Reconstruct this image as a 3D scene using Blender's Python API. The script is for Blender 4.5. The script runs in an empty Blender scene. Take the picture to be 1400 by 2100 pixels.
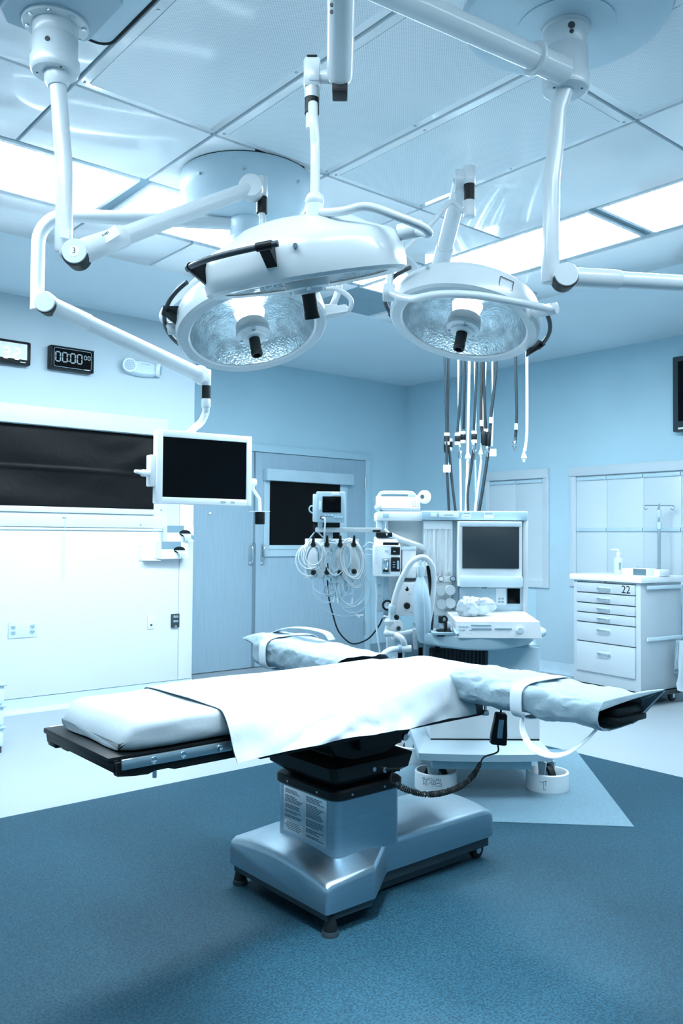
import bpy, bmesh, math, random
from mathutils import Vector, Matrix, Quaternion, noise

PI = math.pi
scene = bpy.context.scene
COL = scene.collection
random.seed(7)

# ------------------------------------------------------------------ camera
EYE = Vector((0.0, 0.0, 1.28))
YAW, PITCH, ROLL = math.radians(49.85), math.radians(1.661), math.radians(0.408)
FWD = Vector((math.cos(YAW) * math.cos(PITCH), math.sin(YAW) * math.cos(PITCH), math.sin(PITCH)))
RGT0 = Vector((math.sin(YAW), -math.cos(YAW), 0))
UP0 = RGT0.cross(FWD)
RGT = RGT0 * math.cos(ROLL) + UP0 * math.sin(ROLL)
UPV = UP0 * math.cos(ROLL) - RGT0 * math.sin(ROLL)
cam_data = bpy.data.cameras.new('camera')
cam_data.sensor_fit = 'HORIZONTAL'
cam_data.sensor_width = 36.0
cam_data.lens = 44.53
cam_data.clip_start = 0.05
cam = bpy.data.objects.new('camera', cam_data)
COL.objects.link(cam)
cam.matrix_world = Matrix(((RGT.x, UPV.x, -FWD.x, EYE.x), (RGT.y, UPV.y, -FWD.y, EYE.y), (RGT.z, UPV.z, -FWD.z, EYE.z), (0, 0, 0, 1)))
scene.camera = cam

# ------------------------------------------------------------------ world, exposure, light levels
TINT = (0.75, 0.90, 1.0)                  # cold blue fluorescent light
PANEL_POWER = 9.0                         # emission of the ceiling light panels
SPOT_POWER = 75.0                         # each surgical lamp, watts
world = bpy.data.worlds.new('world')
scene.world = world
world.use_nodes = True
world.node_tree.nodes['Background'].inputs[0].default_value = (0.25, 0.5, 0.65, 1)
world.node_tree.nodes['Background'].inputs[1].default_value = 0.05
vs = scene.view_settings
scene.display_settings.display_device = 'sRGB'
vs.view_transform = 'Standard'
vs.look = 'None'
vs.exposure = 2.2
vs.gamma = 1.0
vs.use_curve_mapping = False
scene.cycles.max_bounces = 7
scene.cycles.diffuse_bounces = 4
scene.cycles.glossy_bounces = 4
scene.cycles.caustics_reflective = False
scene.cycles.caustics_refractive = False
scene.cycles.sample_clamp_indirect = 6.0

# ------------------------------------------------------------------ materials
MATS = {}
def mat(name, color, rough=0.45, metal=0.0, var=0.04, vscale=6.0, bump=0.0, bscale=60.0, coat=0.0, emit=None, estr=0.0, alpha=1.0, trans=0.0, ior=1.45, spec=0.5):
    m = bpy.data.materials.new(name)
    m.use_nodes = True
    nt = m.node_tree
    b = nt.nodes['Principled BSDF']
    b.inputs['Roughness'].default_value = rough
    b.inputs['Metallic'].default_value = metal
    b.inputs['Coat Weight'].default_value = coat
    b.inputs['Coat Roughness'].default_value = 0.07
    b.inputs['IOR'].default_value = ior
    b.inputs['Specular IOR Level'].default_value = spec
    b.inputs['Transmission Weight'].default_value = trans
    b.inputs['Alpha'].default_value = alpha
    tc = nt.nodes.new('ShaderNodeTexCoord')
    n = nt.nodes.new('ShaderNodeTexNoise')
    n.inputs['Scale'].default_value = vscale
    n.inputs['Detail'].default_value = 4
    nt.links.new(tc.outputs['Object'], n.inputs['Vector'])
    r = nt.nodes.new('ShaderNodeValToRGB')
    r.color_ramp.elements[0].position = 0.3
    r.color_ramp.elements[1].position = 0.7
    r.color_ramp.elements[0].color = (*[c * (1 - var) for c in color], 1)
    r.color_ramp.elements[1].color = (*[min(1, c * (1 + var)) for c in color], 1)
    nt.links.new(n.outputs['Fac'], r.inputs['Fac'])
    nt.links.new(r.outputs['Color'], b.inputs['Base Color'])
    if bump:
        n2 = nt.nodes.new('ShaderNodeTexNoise')
        n2.inputs['Scale'].default_value = bscale
        n2.inputs['Detail'].default_value = 3
        nt.links.new(tc.outputs['Object'], n2.inputs['Vector'])
        bp = nt.nodes.new('ShaderNodeBump')
        bp.inputs['Strength'].default_value = bump
        bp.inputs['Distance'].default_value = 0.01
        nt.links.new(n2.outputs['Fac'], bp.inputs['Height'])
        nt.links.new(bp.outputs['Normal'], b.inputs['Normal'])
    if emit:
        b.inputs['Emission Color'].default_value = (*emit, 1)
        b.inputs['Emission Strength'].default_value = estr
    MATS[name] = m
    return m

ENAMEL = mat('white_enamel', (0.58, 0.64, 0.67), 0.28, coat=0.3, var=0.02)
WHITE = mat('white_plastic', (0.82, 0.86, 0.88), 0.38, var=0.03)
PALE = mat('pale_plastic', (0.56, 0.69, 0.76), 0.42, var=0.03)
GREYBLUE = mat('grey_blue_plastic', (0.33, 0.47, 0.55), 0.45, var=0.04)
DARKGREY = mat('dark_grey_plastic', (0.03, 0.045, 0.055), 0.45)
BLACK = mat('black_plastic', (0.006, 0.009, 0.011), 0.42, spec=0.25)
RUBBER = mat('black_rubber', (0.008, 0.012, 0.014), 0.6, spec=0.3)
SCREEN = mat('black_screen', (0.002, 0.003, 0.004), 0.16, spec=0.12)
SCREENGREY = mat('dark_grey_screen', (0.022, 0.032, 0.038), 0.35)
BLIND = mat('black_blind_fabric', (0.002, 0.003, 0.0035), 0.42, spec=0.16, bump=0.2, bscale=14)
CHROME = mat('chrome', (0.75, 0.80, 0.83), 0.12, metal=1.0, var=0.01)
ALU = mat('brushed_aluminium', (0.55, 0.62, 0.66), 0.34, metal=1.0, var=0.04)
CART = mat('cart_enamel', (0.46, 0.53, 0.57), 0.4, var=0.02)
WALLBLUE = mat('blue_wall_paint', (0.45, 0.65, 0.74), 0.6, var=0.03, vscale=2.0, bump=0.05, bscale=180)
WALLPALE = mat('pale_wall_paint', (0.60, 0.65, 0.68), 0.5, var=0.015, vscale=2.0)
CEILPAINT = mat('ceiling_paint', (0.66, 0.78, 0.84), 0.5, var=0.02, vscale=2.0)
CEILMETAL = mat('ceiling_panel_enamel', (0.93, 0.95, 0.96), 0.25, var=0.02, vscale=1.5, coat=0.7)
SEAM = mat('dark_seam', (0.22, 0.33, 0.39), 0.7)  # dark joint colour between the ceiling panels
FRAME = mat('frame_paint', (0.56, 0.65, 0.70), 0.42, var=0.02)
BASEB = mat('baseboard_vinyl', (0.48, 0.62, 0.70), 0.5, var=0.05, vscale=9)
PANE = mat('white_blind', (0.58, 0.68, 0.73), 0.35, var=0.03, vscale=1.2)
SHEET = mat('white_sheet', (0.47, 0.54, 0.58), 0.8, var=0.015, bump=0.12, bscale=40)
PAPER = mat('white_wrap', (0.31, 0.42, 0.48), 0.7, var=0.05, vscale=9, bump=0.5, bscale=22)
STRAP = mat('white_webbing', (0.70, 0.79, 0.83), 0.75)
CLEAR = mat('clear_plastic', (0.85, 0.93, 0.96), 0.08, alpha=0.45, var=0.0)
GLASS = mat('glass', (0.9, 0.96, 0.98), 0.04, alpha=0.10, var=0.0)
BAGMAT = mat('breathing_bag_rubber', (0.42, 0.57, 0.66), 0.45, var=0.05)
BOXGREY = mat('grey_box_print', (0.16, 0.26, 0.32), 0.6)
PRINT = mat('print_ink', (0.06, 0.10, 0.13), 0.7)
LABEL = mat('white_label', (0.75, 0.84, 0.88), 0.5)
GLOVE = mat('pale_glove', (0.50, 0.65, 0.73), 0.6)
LIT = mat('light_panel_diffuser', (0.85, 0.93, 0.97), 0.6, emit=TINT, estr=PANEL_POWER, var=0.0)
LITDIM = mat('dim_light_panel_diffuser', (0.85, 0.93, 0.97), 0.6, emit=TINT, estr=PANEL_POWER * 0.42, var=0.0)
LEDDIM = mat('dim_digit', (0.12, 0.18, 0.22), 0.5, emit=(0.5, 0.7, 0.8), estr=0.06)
LEDLIT = mat('lit_digit', (0.8, 0.9, 0.95), 0.5, emit=(0.8, 0.93, 1.0), estr=0.5)
LCD = mat('lit_display', (0.16, 0.24, 0.28), 0.3, emit=(0.7, 0.9, 1.0), estr=0.13, var=0.25, vscale=9)
BULB = mat('lamp_bulb', (0.9, 0.95, 1.0), 0.4, emit=(0.75, 0.93, 1.0), estr=6.0, var=0.0)

def stretch(m, sx, sy, sz, scale):
    """stretch a material's colour noise (wood grain, brushed metal)"""
    nt = m.node_tree
    n = [x for x in nt.nodes if x.type == 'TEX_NOISE'][0]
    tc = [x for x in nt.nodes if x.type == 'TEX_COORD'][0]
    mp = nt.nodes.new('ShaderNodeMapping')
    mp.inputs['Scale'].default_value = (sx, sy, sz)
    nt.links.new(tc.outputs['Object'], mp.inputs['Vector'])
    nt.links.new(mp.outputs['Vector'], n.inputs['Vector'])
    n.inputs['Scale'].default_value = scale
WOOD = mat('pale_wood_veneer', (0.34, 0.48, 0.57), 0.5, var=0.06)
stretch(WOOD, 22, 22, 0.8, 4.0)
STEEL = mat('brushed_steel', (0.38, 0.50, 0.58), 0.36, metal=1.0, var=0.05)
stretch(STEEL, 1.5, 1.5, 40, 6.0)
REFL = mat('faceted_reflector', (0.50, 0.62, 0.68), 0.22, metal=1.0, var=0.25, vscale=26, bump=0.35, bscale=130)

def floor_mat(name, base, contrast, speck, rough, spec=0.4):
    m = mat(name, base, rough, var=contrast, vscale=1.6, spec=spec)
    nt = m.node_tree
    b = nt.nodes['Principled BSDF']
    ramp = [x for x in nt.nodes if x.type == 'VALTORGB'][0]
    tc = [x for x in nt.nodes if x.type == 'TEX_COORD'][0]
    v = nt.nodes.new('ShaderNodeTexNoise')
    v.inputs['Scale'].default_value = 130
    v.inputs['Detail'].default_value = 6
    nt.links.new(tc.outputs['Object'], v.inputs['Vector'])
    r2 = nt.nodes.new('ShaderNodeValToRGB')
    r2.color_ramp.elements[0].position = 0.38
    r2.color_ramp.elements[1].position = 0.62
    r2.color_ramp.elements[0].color = (1 - speck, 1 - speck, 1 - speck, 1)
    r2.color_ramp.elements[1].color = (1 + speck * 0.6, 1 + speck * 0.6, 1 + speck * 0.6, 1)
    nt.links.new(v.outputs['Fac'], r2.inputs['Fac'])
    mx = nt.nodes.new('ShaderNodeMix')
    mx.data_type = 'RGBA'
    mx.blend_type = 'MULTIPLY'
    mx.inputs['Factor'].default_value = 1.0
    nt.links.new(ramp.outputs['Color'], mx.inputs['A'])
    nt.links.new(r2.outputs['Color'], mx.inputs['B'])
    nt.links.new(mx.outputs['Result'], b.inputs['Base Color'])
    return m
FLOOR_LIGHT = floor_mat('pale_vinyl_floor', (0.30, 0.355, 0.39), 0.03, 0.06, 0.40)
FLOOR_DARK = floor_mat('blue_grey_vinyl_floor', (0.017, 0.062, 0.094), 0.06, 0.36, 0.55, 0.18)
FLOOR_MID = floor_mat('shaded_pale_vinyl_floor', (0.135, 0.235, 0.295), 0.05, 0.14, 0.42)  # pale vinyl patch with the machine's shadow put into its colour

def perforate(m):
    """regular rows of small punched holes, a print finer than can be modelled"""
    nt = m.node_tree
    b = nt.nodes['Principled BSDF']
    ramp = [x for x in nt.nodes if x.type == 'VALTORGB'][0]
    tc = [x for x in nt.nodes if x.type == 'TEX_COORD'][0]
    sep = nt.nodes.new('ShaderNodeSeparateXYZ')
    nt.links.new(tc.outputs['Object'], sep.inputs[0])
    outs = []
    for ax in 'XY':
        a = nt.nodes.new('ShaderNodeMath'); a.operation = 'MULTIPLY'; a.inputs[1].default_value = 2 * PI / 0.011
        nt.links.new(sep.outputs[ax], a.inputs[0])
        s = nt.nodes.new('ShaderNodeMath'); s.operation = 'SINE'
        nt.links.new(a.outputs[0], s.inputs[0])
        outs.append(s)
    mu = nt.nodes.new('ShaderNodeMath'); mu.operation = 'MULTIPLY'
    nt.links.new(outs[0].outputs[0], mu.inputs[0]); nt.links.new(outs[1].outputs[0], mu.inputs[1])
    gt = nt.nodes.new('ShaderNodeMath'); gt.operation = 'GREATER_THAN'; gt.inputs[1].default_value = 0.3
    nt.links.new(mu.outputs[0], gt.inputs[0])
    mx = nt.nodes.new('ShaderNodeMix'); mx.data_type = 'RGBA'
    mx.inputs['B'].default_value = (0.20, 0.31, 0.37, 1)
    fa = nt.nodes.new('ShaderNodeMath'); fa.operation = 'MULTIPLY'; fa.inputs[1].default_value = 0.38
    nt.links.new(gt.outputs[0], fa.inputs[0])
    nt.links.new(fa.outputs[0], mx.inputs['Factor'])
    nt.links.new(ramp.outputs['Color'], mx.inputs['A'])
    nt.links.new(mx.outputs['Result'], b.inputs['Base Color'])
    return m
PERF = perforate(mat('perforated_panel_enamel', (0.86, 0.90, 0.92), 0.28, var=0.02, vscale=1.5, coat=0.45))

# ------------------------------------------------------------------ mesh helpers
WM = {}                                             # world matrix of every object made here
def rot_to(d):
    d = Vector(d).normalized()
    return d.to_track_quat('Z', 'Y').to_matrix().to_4x4()
def fr(p, zdir, xdir=None):
    """frame at p whose z axis is zdir (and whose x axis leans to xdir)"""
    z = Vector(zdir).normalized()
    if xdir is None:
        return Matrix.Translation(Vector(p)) @ rot_to(z)
    y = z.cross(Vector(xdir)).normalized()
    x = y.cross(z)
    return Matrix(((x.x, y.x, z.x, p[0]), (x.y, y.y, z.y, p[1]), (x.z, y.z, z.z, p[2]), (0, 0, 0, 1)))
def cat(pts, n=6):
    """Catmull-Rom curve through pts"""
    P = [Vector(p) for p in pts]
    P = [P[0] * 2 - P[1]] + P + [P[-1] * 2 - P[-2]]
    out = []
    for i in range(1, len(P) - 2):
        for k in range(n):
            t = k / n
            a, b, c, d = P[i - 1], P[i], P[i + 1], P[i + 2]
            out.append(0.5 * ((2 * b) + (c - a) * t + (2 * a - 5 * b + 4 * c - d) * t * t + (3 * b - a - 3 * c + d) * t ** 3))
    out.append(P[-2])
    return out
def rrect(x0, y0, x1, y1, r, n=5):
    out = []
    for cx, cy, a0 in ((x1 - r, y1 - r, 0), (x0 + r, y1 - r, 90), (x0 + r, y0 + r, 180), (x1 - r, y0 + r, 270)):
        for k in range(n + 1):
            a = math.radians(a0 + 90 * k / n)
            out.append((cx + r * math.cos(a), cy + r * math.sin(a)))
    return out

class MB:
    def __init__(self):
        self.bm = bmesh.new()
        self.nb = 0
    def _add(self, verts, faces, M=None):
        vs_ = [self.bm.verts.new((M @ Vector(v)) if M is not None else Vector(v)) for v in verts]
        for f in faces:
            try:
                self.bm.faces.new([vs_[i] for i in f])
            except ValueError:
                pass
        return self
    def box(self, c, s, bev=0.0, M=None, seg=2):
        t = bmesh.new()
        bmesh.ops.create_cube(t, size=1.0)
        if min(s) > 0.004:
            s = [v + 0.0003 * (self.nb % 5) for v in s]          # no two faces of one part lie in exactly one plane
            self.nb += 1
        for v in t.verts:
            v.co = Vector((v.co.x * s[0], v.co.y * s[1], v.co.z * s[2]))
        if bev > 0:
            bmesh.ops.bevel(t, geom=list(t.edges), offset=min(bev, min(s) * 0.45), segments=seg, profile=0.5, affect='EDGES')
        off = Vector(c)
        t.verts.index_update()
        vv = [v.co + off for v in t.verts]
        ff = [[v.index for v in f.verts] for f in t.faces]
        t.free()
        return self._add(vv, ff, M)
    def bb(self, cs, bev=0.0, M=None, seg=2):
        return self.box(cs[0], cs[1], bev, M, seg)
    def tube(self, pts, r, n=12, caps=True, closed=False, M=None):
        P = [Vector(p) for p in pts]
        R = r if isinstance(r, (list, tuple)) else [r] * len(P)
        m = len(P)
        tang = []
        for i in range(m):
            if closed:
                a, b = P[(i - 1) % m], P[(i + 1) % m]
            else:
                a, b = P[max(i - 1, 0)], P[min(i + 1, m - 1)]
            d = b - a
            tang.append(d.normalized() if d.length > 1e-9 else Vector((0, 0, 1)))
        ref = Vector((0, 0, 1)) if abs(tang[0].z) < 0.9 else Vector((1, 0, 0))
        u = tang[0].cross(ref).normalized()
        verts, faces = [], []
        for i in range(m):
            if i:
                q = tang[i - 1].rotation_difference(tang[i])
                u = (q @ u)
                u = (u - tang[i] * u.dot(tang[i])).normalized()
            w = tang[i].cross(u)
            for k in range(n):
                a = 2 * PI * k / n
                verts.append(P[i] + (u * math.cos(a) + w * math.sin(a)) * R[i])
        for i in range(m if closed else m - 1):
            j = (i + 1) % m
            for k in range(n):
                l = (k + 1) % n
                faces.append([i * n + k, i * n + l, j * n + l, j * n + k])
        if caps and not closed:
            faces.append(list(range(n))[::-1])
            faces.append([(m - 1) * n + k for k in range(n)])
        return self._add(verts, faces, M)
    def cyl(self, a, b, r, n=20, r1=None, bev=0.0, M=None):
        a, b = Vector(a), Vector(b)
        r1 = r if r1 is None else r1
        if bev > 0:
            d = (b - a).normalized()
            return self.tube([a, a + d * bev * 0.3, a + d * bev, b - d * bev, b - d * bev * 0.3, b], [r - bev, r - bev * 0.3, r, r1, r1 - bev * 0.3, r1 - bev], n, M=M)
        return self.tube([a, b], [r, r1], n, M=M)
    def lathe(self, prof, M=None, n=36):
        verts, faces = [], []
        m = len(prof)
        for r, z in prof:
            for k in range(n):
                a = 2 * PI * k / n
                verts.append((r * math.cos(a), r * math.sin(a), z))
        for i in range(m - 1):
            for k in range(n):
                l = (k + 1) % n
                faces.append([i * n + k, i * n + l, (i + 1) * n + l, (i + 1) * n + k])
        if prof[0][0] > 1e-6 and prof[0] != prof[-1]:
            pass
        return self._add(verts, faces, M)
    def prism(self, poly, z0, z1, M=None, bev=0.0):
        n = len(poly)
        if bev > 0:
            cx = sum(p[0] for p in poly) / n; cy = sum(p[1] for p in poly) / n
            w = max(abs(p[0] - cx) for p in poly); h = max(abs(p[1] - cy) for p in poly)
            ins = [(cx + (p[0] - cx) * (1 - bev / w), cy + (p[1] - cy) * (1 - bev / h)) for p in poly]
            rings = [(ins, z0), (poly, z0 + bev), (poly, z1 - bev), (ins, z1)]
        else:
            rings = [(poly, z0), (poly, z1)]
        verts = [(x, y, z) for P, z in rings for x, y in P]
        faces = [list(range(n))[::-1], [(len(rings) - 1) * n + k for k in range(n)]]
        for i in range(len(rings) - 1):
            for k in range(n):
                l = (k + 1) % n
                faces.append([i * n + k, i * n + l, (i + 1) * n + l, (i + 1) * n + k])
        return self._add(verts, faces, M)
    def ball(self, c, r, s=(1, 1, 1), n=16, M=None):
        verts, faces = [], []
        h = n // 2
        for i in range(h + 1):
            th = PI * i / h
            for k in range(n):
                a = 2 * PI * k / n
                verts.append((c[0] + r * s[0] * math.sin(th) * math.cos(a), c[1] + r * s[1] * math.sin(th) * math.sin(a), c[2] + r * s[2] * math.cos(th)))
        for i in range(h):
            for k in range(n):
                l = (k + 1) % n
                faces.append([i * n + k, (i + 1) * n + k, (i + 1) * n + l, i * n + l])
        return self._add(verts, faces, M)
    def loft(self, rings, caps=True, closed=True, M=None):
        n = len(rings[0])
        verts = [p for r in rings for p in r]
        faces = []
        for i in range(len(rings) - 1):
            for k in range(n if closed else n - 1):
                l = (k + 1) % n
                faces.append([i * n + k, i * n + l, (i + 1) * n + l, (i + 1) * n + k])
        if caps and closed:
            faces.append(list(range(n))[::-1])
            faces.append([(len(rings) - 1) * n + k for k in range(n)])
        return self._add(verts, faces, M)
    def sheet(self, rows, thick, M=None):
        """a cloth or paper with real thickness through a grid of points"""
        nr, nc = len(rows), len(rows[0])
        P = [[Vector(p) for p in r] for r in rows]
        def nrm(i, j):
            a = P[min(i + 1, nr - 1)][j] - P[max(i - 1, 0)][j]
            b = P[i][min(j + 1, nc - 1)] - P[i][max(j - 1, 0)]
            v = a.cross(b)
            return v.normalized() if v.length > 1e-12 else Vector((0, 0, 1))
        top = [P[i][j] for i in range(nr) for j in range(nc)]
        bot = [P[i][j] - nrm(i, j) * thick for i in range(nr) for j in range(nc)]
        N = nr * nc
        f = []
        for i in range(nr - 1):
            for j in range(nc - 1):
                a = i * nc + j
                f.append([a, a + nc, a + nc + 1, a + 1])
                f.append([N + a, N + a + 1, N + a + nc + 1, N + a + nc])
        for i in range(nr - 1):
            a = i * nc
            f.append([a, N + a, N + a + nc, a + nc])
            a = i * nc + nc - 1
            f.append([a, a + nc, N + a + nc, N + a])
        for j in range(nc - 1):
            f.append([j, j + 1, N + j + 1, N + j])
            a = (nr - 1) * nc + j
            f.append([a, N + a, N + a + 1, a + 1])
        return self._add(top + bot, f, M)
    def ribbon(self, pts, wdir, width, thick=0.003, M=None):
        w = wdir if isinstance(wdir, list) else [wdir] * len(pts)
        rows = [[Vector(p) - Vector(d).normalized() * width / 2, Vector(p) + Vector(d).normalized() * width / 2] for p, d in zip(pts, w)]
        return self.sheet(rows, thick, M)
    def build(self, name, material, parent=None, local=False, smooth=38):
        me = bpy.data.meshes.new(name)
        if parent is not None and not local:
            self.bm.transform(WM[parent.name].inverted())
        bmesh.ops.remove_doubles(self.bm, verts=self.bm.verts, dist=1e-6)
        bmesh.ops.recalc_face_normals(self.bm, faces=self.bm.faces)
        self.bm.to_mesh(me)
        self.bm.free()
        me.materials.append(material)
        if smooth:
            me.shade_smooth()
            me.set_sharp_from_angle(angle=math.radians(smooth))
        o = bpy.data.objects.new(name, me)
        COL.objects.link(o)
        if parent is not None:
            o.parent = parent
            WM[o.name] = WM[parent.name]
        else:
            WM[o.name] = Matrix.Identity(4)
        return o

def tag(o, label, cat_, group=None):
    o['label'] = label
    o['category'] = cat_
    if group:
        o['group'] = group
    return o
def structure(o):
    o['kind'] = 'structure'
    return o
def thing(name, label, cat_, loc, rz=0.0, group=None):
    e = bpy.data.objects.new(name, None)
    COL.objects.link(e)
    e.empty_display_size = 0.1
    e.location = loc
    e.rotation_euler = (0, 0, rz)
    WM[e.name] = Matrix.Translation(Vector(loc)) @ Matrix.Rotation(rz, 4, 'Z')
    return tag(e, label, cat_, group)
def kids(o):
    return [c for c in bpy.data.objects if c.parent == o]
def copy_thing(root, loc, rz, label, group=None):
    c = root.copy(); COL.objects.link(c)
    c.location = loc; c.rotation_euler = (0, 0, rz)
    WM[c.name] = Matrix.Translation(Vector(loc)) @ Matrix.Rotation(rz, 4, 'Z')
    c['label'] = label
    if group: c['group'] = group
    for k in kids(root):
        d = k.copy(); COL.objects.link(d); d.parent = c
        for g in kids(k):
            e = g.copy(); COL.objects.link(e); e.parent = d
    return c
def lettering(text, size, M, material, parent, name='lettering', depth=0.0006, font_align='CENTER'):
    cu = bpy.data.curves.new('text', 'FONT')
    cu.body = text
    cu.size = size
    cu.align_x = font_align
    cu.align_y = 'CENTER'
    cu.extrude = depth
    cu.resolution_u = 3
    t = bpy.data.objects.new('text', cu)
    COL.objects.link(t)
    dg = bpy.context.evaluated_depsgraph_get()
    me = bpy.data.meshes.new_from_object(t.evaluated_get(dg))
    bpy.data.objects.remove(t)
    bpy.data.curves.remove(cu)
    me.name = name
    me.transform(WM[parent.name].inverted() @ M)
    me.materials.clear()
    me.materials.append(material)
    o = bpy.data.objects.new(name, me)
    COL.objects.link(o)
    o.parent = parent
    WM[o.name] = WM[parent.name]
    return o
RH = Vector((math.sin(YAW), -math.cos(YAW), 0))      # level right and level away, as the room is seen
FH = Vector((math.cos(YAW), math.sin(YAW), 0))
ZZ = Vector((0, 0, 1))

# ------------------------------------------------------------------ the room
XW, YW, YD, HC = 6.75, 6.12, 6.87, 3.0               # right wall, left wall, door wall, ceiling
XE = 3.56                                            # where the left wall ends and the recess begins
X0, Y0 = -2.2, -2.2
fl = structure(MB().box(((X0 + XW) / 2, (Y0 + YD) / 2, -0.05), (XW - X0 + .4, YD - Y0 + .4, 0.1)).build('floor', FLOOR_LIGHT, smooth=0))
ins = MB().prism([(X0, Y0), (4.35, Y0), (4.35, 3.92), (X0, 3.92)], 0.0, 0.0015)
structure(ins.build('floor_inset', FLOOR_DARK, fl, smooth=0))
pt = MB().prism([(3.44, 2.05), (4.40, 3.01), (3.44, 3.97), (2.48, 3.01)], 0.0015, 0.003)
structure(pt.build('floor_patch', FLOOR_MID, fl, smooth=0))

ce = structure(MB().box(((X0 + XW) / 2, (Y0 + YD) / 2, HC + 0.03), (XW - X0 + .4, YD - Y0 + .4, 0.06)).build('ceiling', CEILPAINT, smooth=0))
def cpanel(x0, x1, y0, y1, m=None, perf=False):
    b = MB().box(((x0 + x1) / 2, (y0 + y1) / 2, HC - 0.009), (x1 - x0, y1 - y0, 0.018), 0.003)
    o = b.build('ceiling_panel', m or CEILMETAL, ce)
    if perf:
        MB().box(((x0 + x1) / 2, (y0 + y1) / 2, HC - 0.0195), (x1 - x0 - 0.075, y1 - y0 - 0.075, 0.003)).build('perforated_sheet', PERF, o)
        s = MB()
        for sx in (x0 + 0.02, x1 - 0.02):
            for sy in (y0 + 0.03, (y0 + y1) / 2, y1 - 0.03):
                s.cyl((sx, sy, HC - 0.0215), (sx, sy, HC - 0.017), 0.006, 10)
        s.build('screw', ALU, o)
    return o
seam = MB()
seam.box(((-1.3 + 4.36) / 2, (-1.2 + 4.86) / 2, HC - 0.0015), (4.36 + 1.3, 4.86 + 1.2, 0.003))
seam.build('ceiling_grid', SEAM, ce)
XB = [(-0.60, 0.00), (0.02, 0.62), (0.64, 1.236), (1.252, 1.852), (1.868, 2.468), (2.484, 3.092), (3.108, 3.76)]
for i, (a, b) in enumerate(XB):
    pf = 3 <= i <= 5
    cpanel(a, b, 3.072, 3.668)
    if pf or i == 6:
        cpanel(a, b, 1.838, 3.056, perf=pf)
        cpanel(a, b, 0.61, 1.822, perf=pf)
    else:
        for y0, y1 in ((2.455, 3.056), (1.838, 2.44), (1.222, 1.822), (0.61, 1.207)):
            if i != 1 or False:
                cpanel(a, b, y0, y1)
    cpanel(a, b, 4.30, 4.85)
for y0, y1 in ((-0.6, 0.6), (0.61, 1.82), (1.838, 3.056), (3.072, 4.28), (4.30, 4.85)):
    cpanel(4.38, 4.94, y0, y1)
cpanel(-1.28, -0.62, 0.61, 4.85)
cpanel(-1.28, 4.36, -1.18, -0.62)
GAP = 0.0
for i, (x0, x1, y0, y1, lab) in enumerate([
        (0.62, 1.82, 3.725, 4.245, 'lit ceiling light panel at upper left, cut by the photo edge'),
        (1.925, 3.09, 3.725, 4.245, 'lit ceiling light panel beside the round centre ceiling mount'),
        (3.13, 3.75, 3.725, 4.245, 'lit ceiling light panel hidden mostly behind the near surgical lamp'),
        (3.80, 4.315, 3.72, 4.285, 'lit corner ceiling light panel showing between the two surgical lamp heads'),
        (3.80, 4.315, 2.525, 3.66, 'long lit ceiling light panel above the right surgical lamp'),
        (3.80, 4.315, 1.25, 2.435, 'lit ceiling light panel at the right photo edge'),
        (0.66, 1.85, 0.03, 0.55, 'dimmed ceiling light panel, near row by the entrance, left one of the pair'),  # unseen near rows, assumed from the visible ring, added to light equipment fronts
        (1.89, 3.08, 0.03, 0.55, 'dimmed ceiling light panel, near row by the entrance, right one of the pair'),
        (0.03, 0.55, 0.66, 1.85, 'dimmed ceiling light panel, row at the foot end of the table, nearer one'),
        (0.03, 0.55, 1.89, 3.08, 'dimmed ceiling light panel, row at the foot end of the table, farther one')]):
    t = thing('ceiling_light', lab, 'ceiling light', ((x0 + x1) / 2, (y0 + y1) / 2, HC), group='ceiling light panels')
    MB().box(((x0 + x1) / 2, (y0 + y1) / 2, HC - 0.008), (x1 - x0, y1 - y0, 0.010)).build('diffuser', LITDIM if min(x0, y0) < 0.1 else LIT, t)
    f = MB()
    e = 0.022
    f.box(((x0 + x1) / 2, y0 - e / 2, HC - 0.009), (x1 - x0 + 2 * e, e, 0.017), 0.002)
    f.box(((x0 + x1) / 2, y1 + e / 2, HC - 0.009), (x1 - x0 + 2 * e, e, 0.017), 0.002)
    f.box((x0 - e / 2, (y0 + y1) / 2, HC - 0.009), (e, y1 - y0, 0.017), 0.002)
    f.box((x1 + e / 2, (y0 + y1) / 2, HC - 0.009), (e, y1 - y0, 0.017), 0.002)
    f.build('frame', CEILMETAL, t)

# walls
wl = structure(MB().box(((X0 + XE) / 2, YW + 0.09, 1.5), (XE - X0, 0.18, 3.0)).build('wall_left', mat('left_wall_paint', (0.47, 0.575, 0.63), 0.6, var=0.02, vscale=2.0), smooth=0))
MB().box(((X0 + 3.43) / 2, YW - 0.004, 0.715), (3.43 - X0, 0.008, 1.21), 0.002).build('wall_panel', WALLPALE, wl)
MB().box((3.495, YW - 0.006, 0.88), (0.126, 0.012, 1.54), 0.003).build('corner_guard', WALLPALE, wl)
structure(MB().box(((XE + XW) / 2, YD + 0.09, 1.5), (XW - XE + 0.36, 0.18, 3.0)).build('wall_back', WALLBLUE, smooth=0))
structure(MB().box((XE - 0.09, (YW + YD) / 2 + 0.09, 1.5), (0.18, YD - YW - 0.18, 3.0)).build('wall_recess', WALLBLUE, smooth=0))
wr = structure(MB().box((XW + 0.09, (Y0 + YD) / 2, 1.5), (0.18, YD - Y0 + 0.36, 3.0)).build('wall_right', WALLBLUE, smooth=0))
structure(MB().box((X0 - 0.09, (Y0 + YW) / 2, 1.5), (0.18, YW - Y0 + 0.36, 3.0)).build('wall_near_left', WALLBLUE, smooth=0))
structure(MB().box(((X0 + XW) / 2, Y0 - 0.09, 1.5), (XW - X0 + 0.36, 0.18, 3.0)).build('wall_near_right', WALLBLUE, smooth=0))
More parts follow.
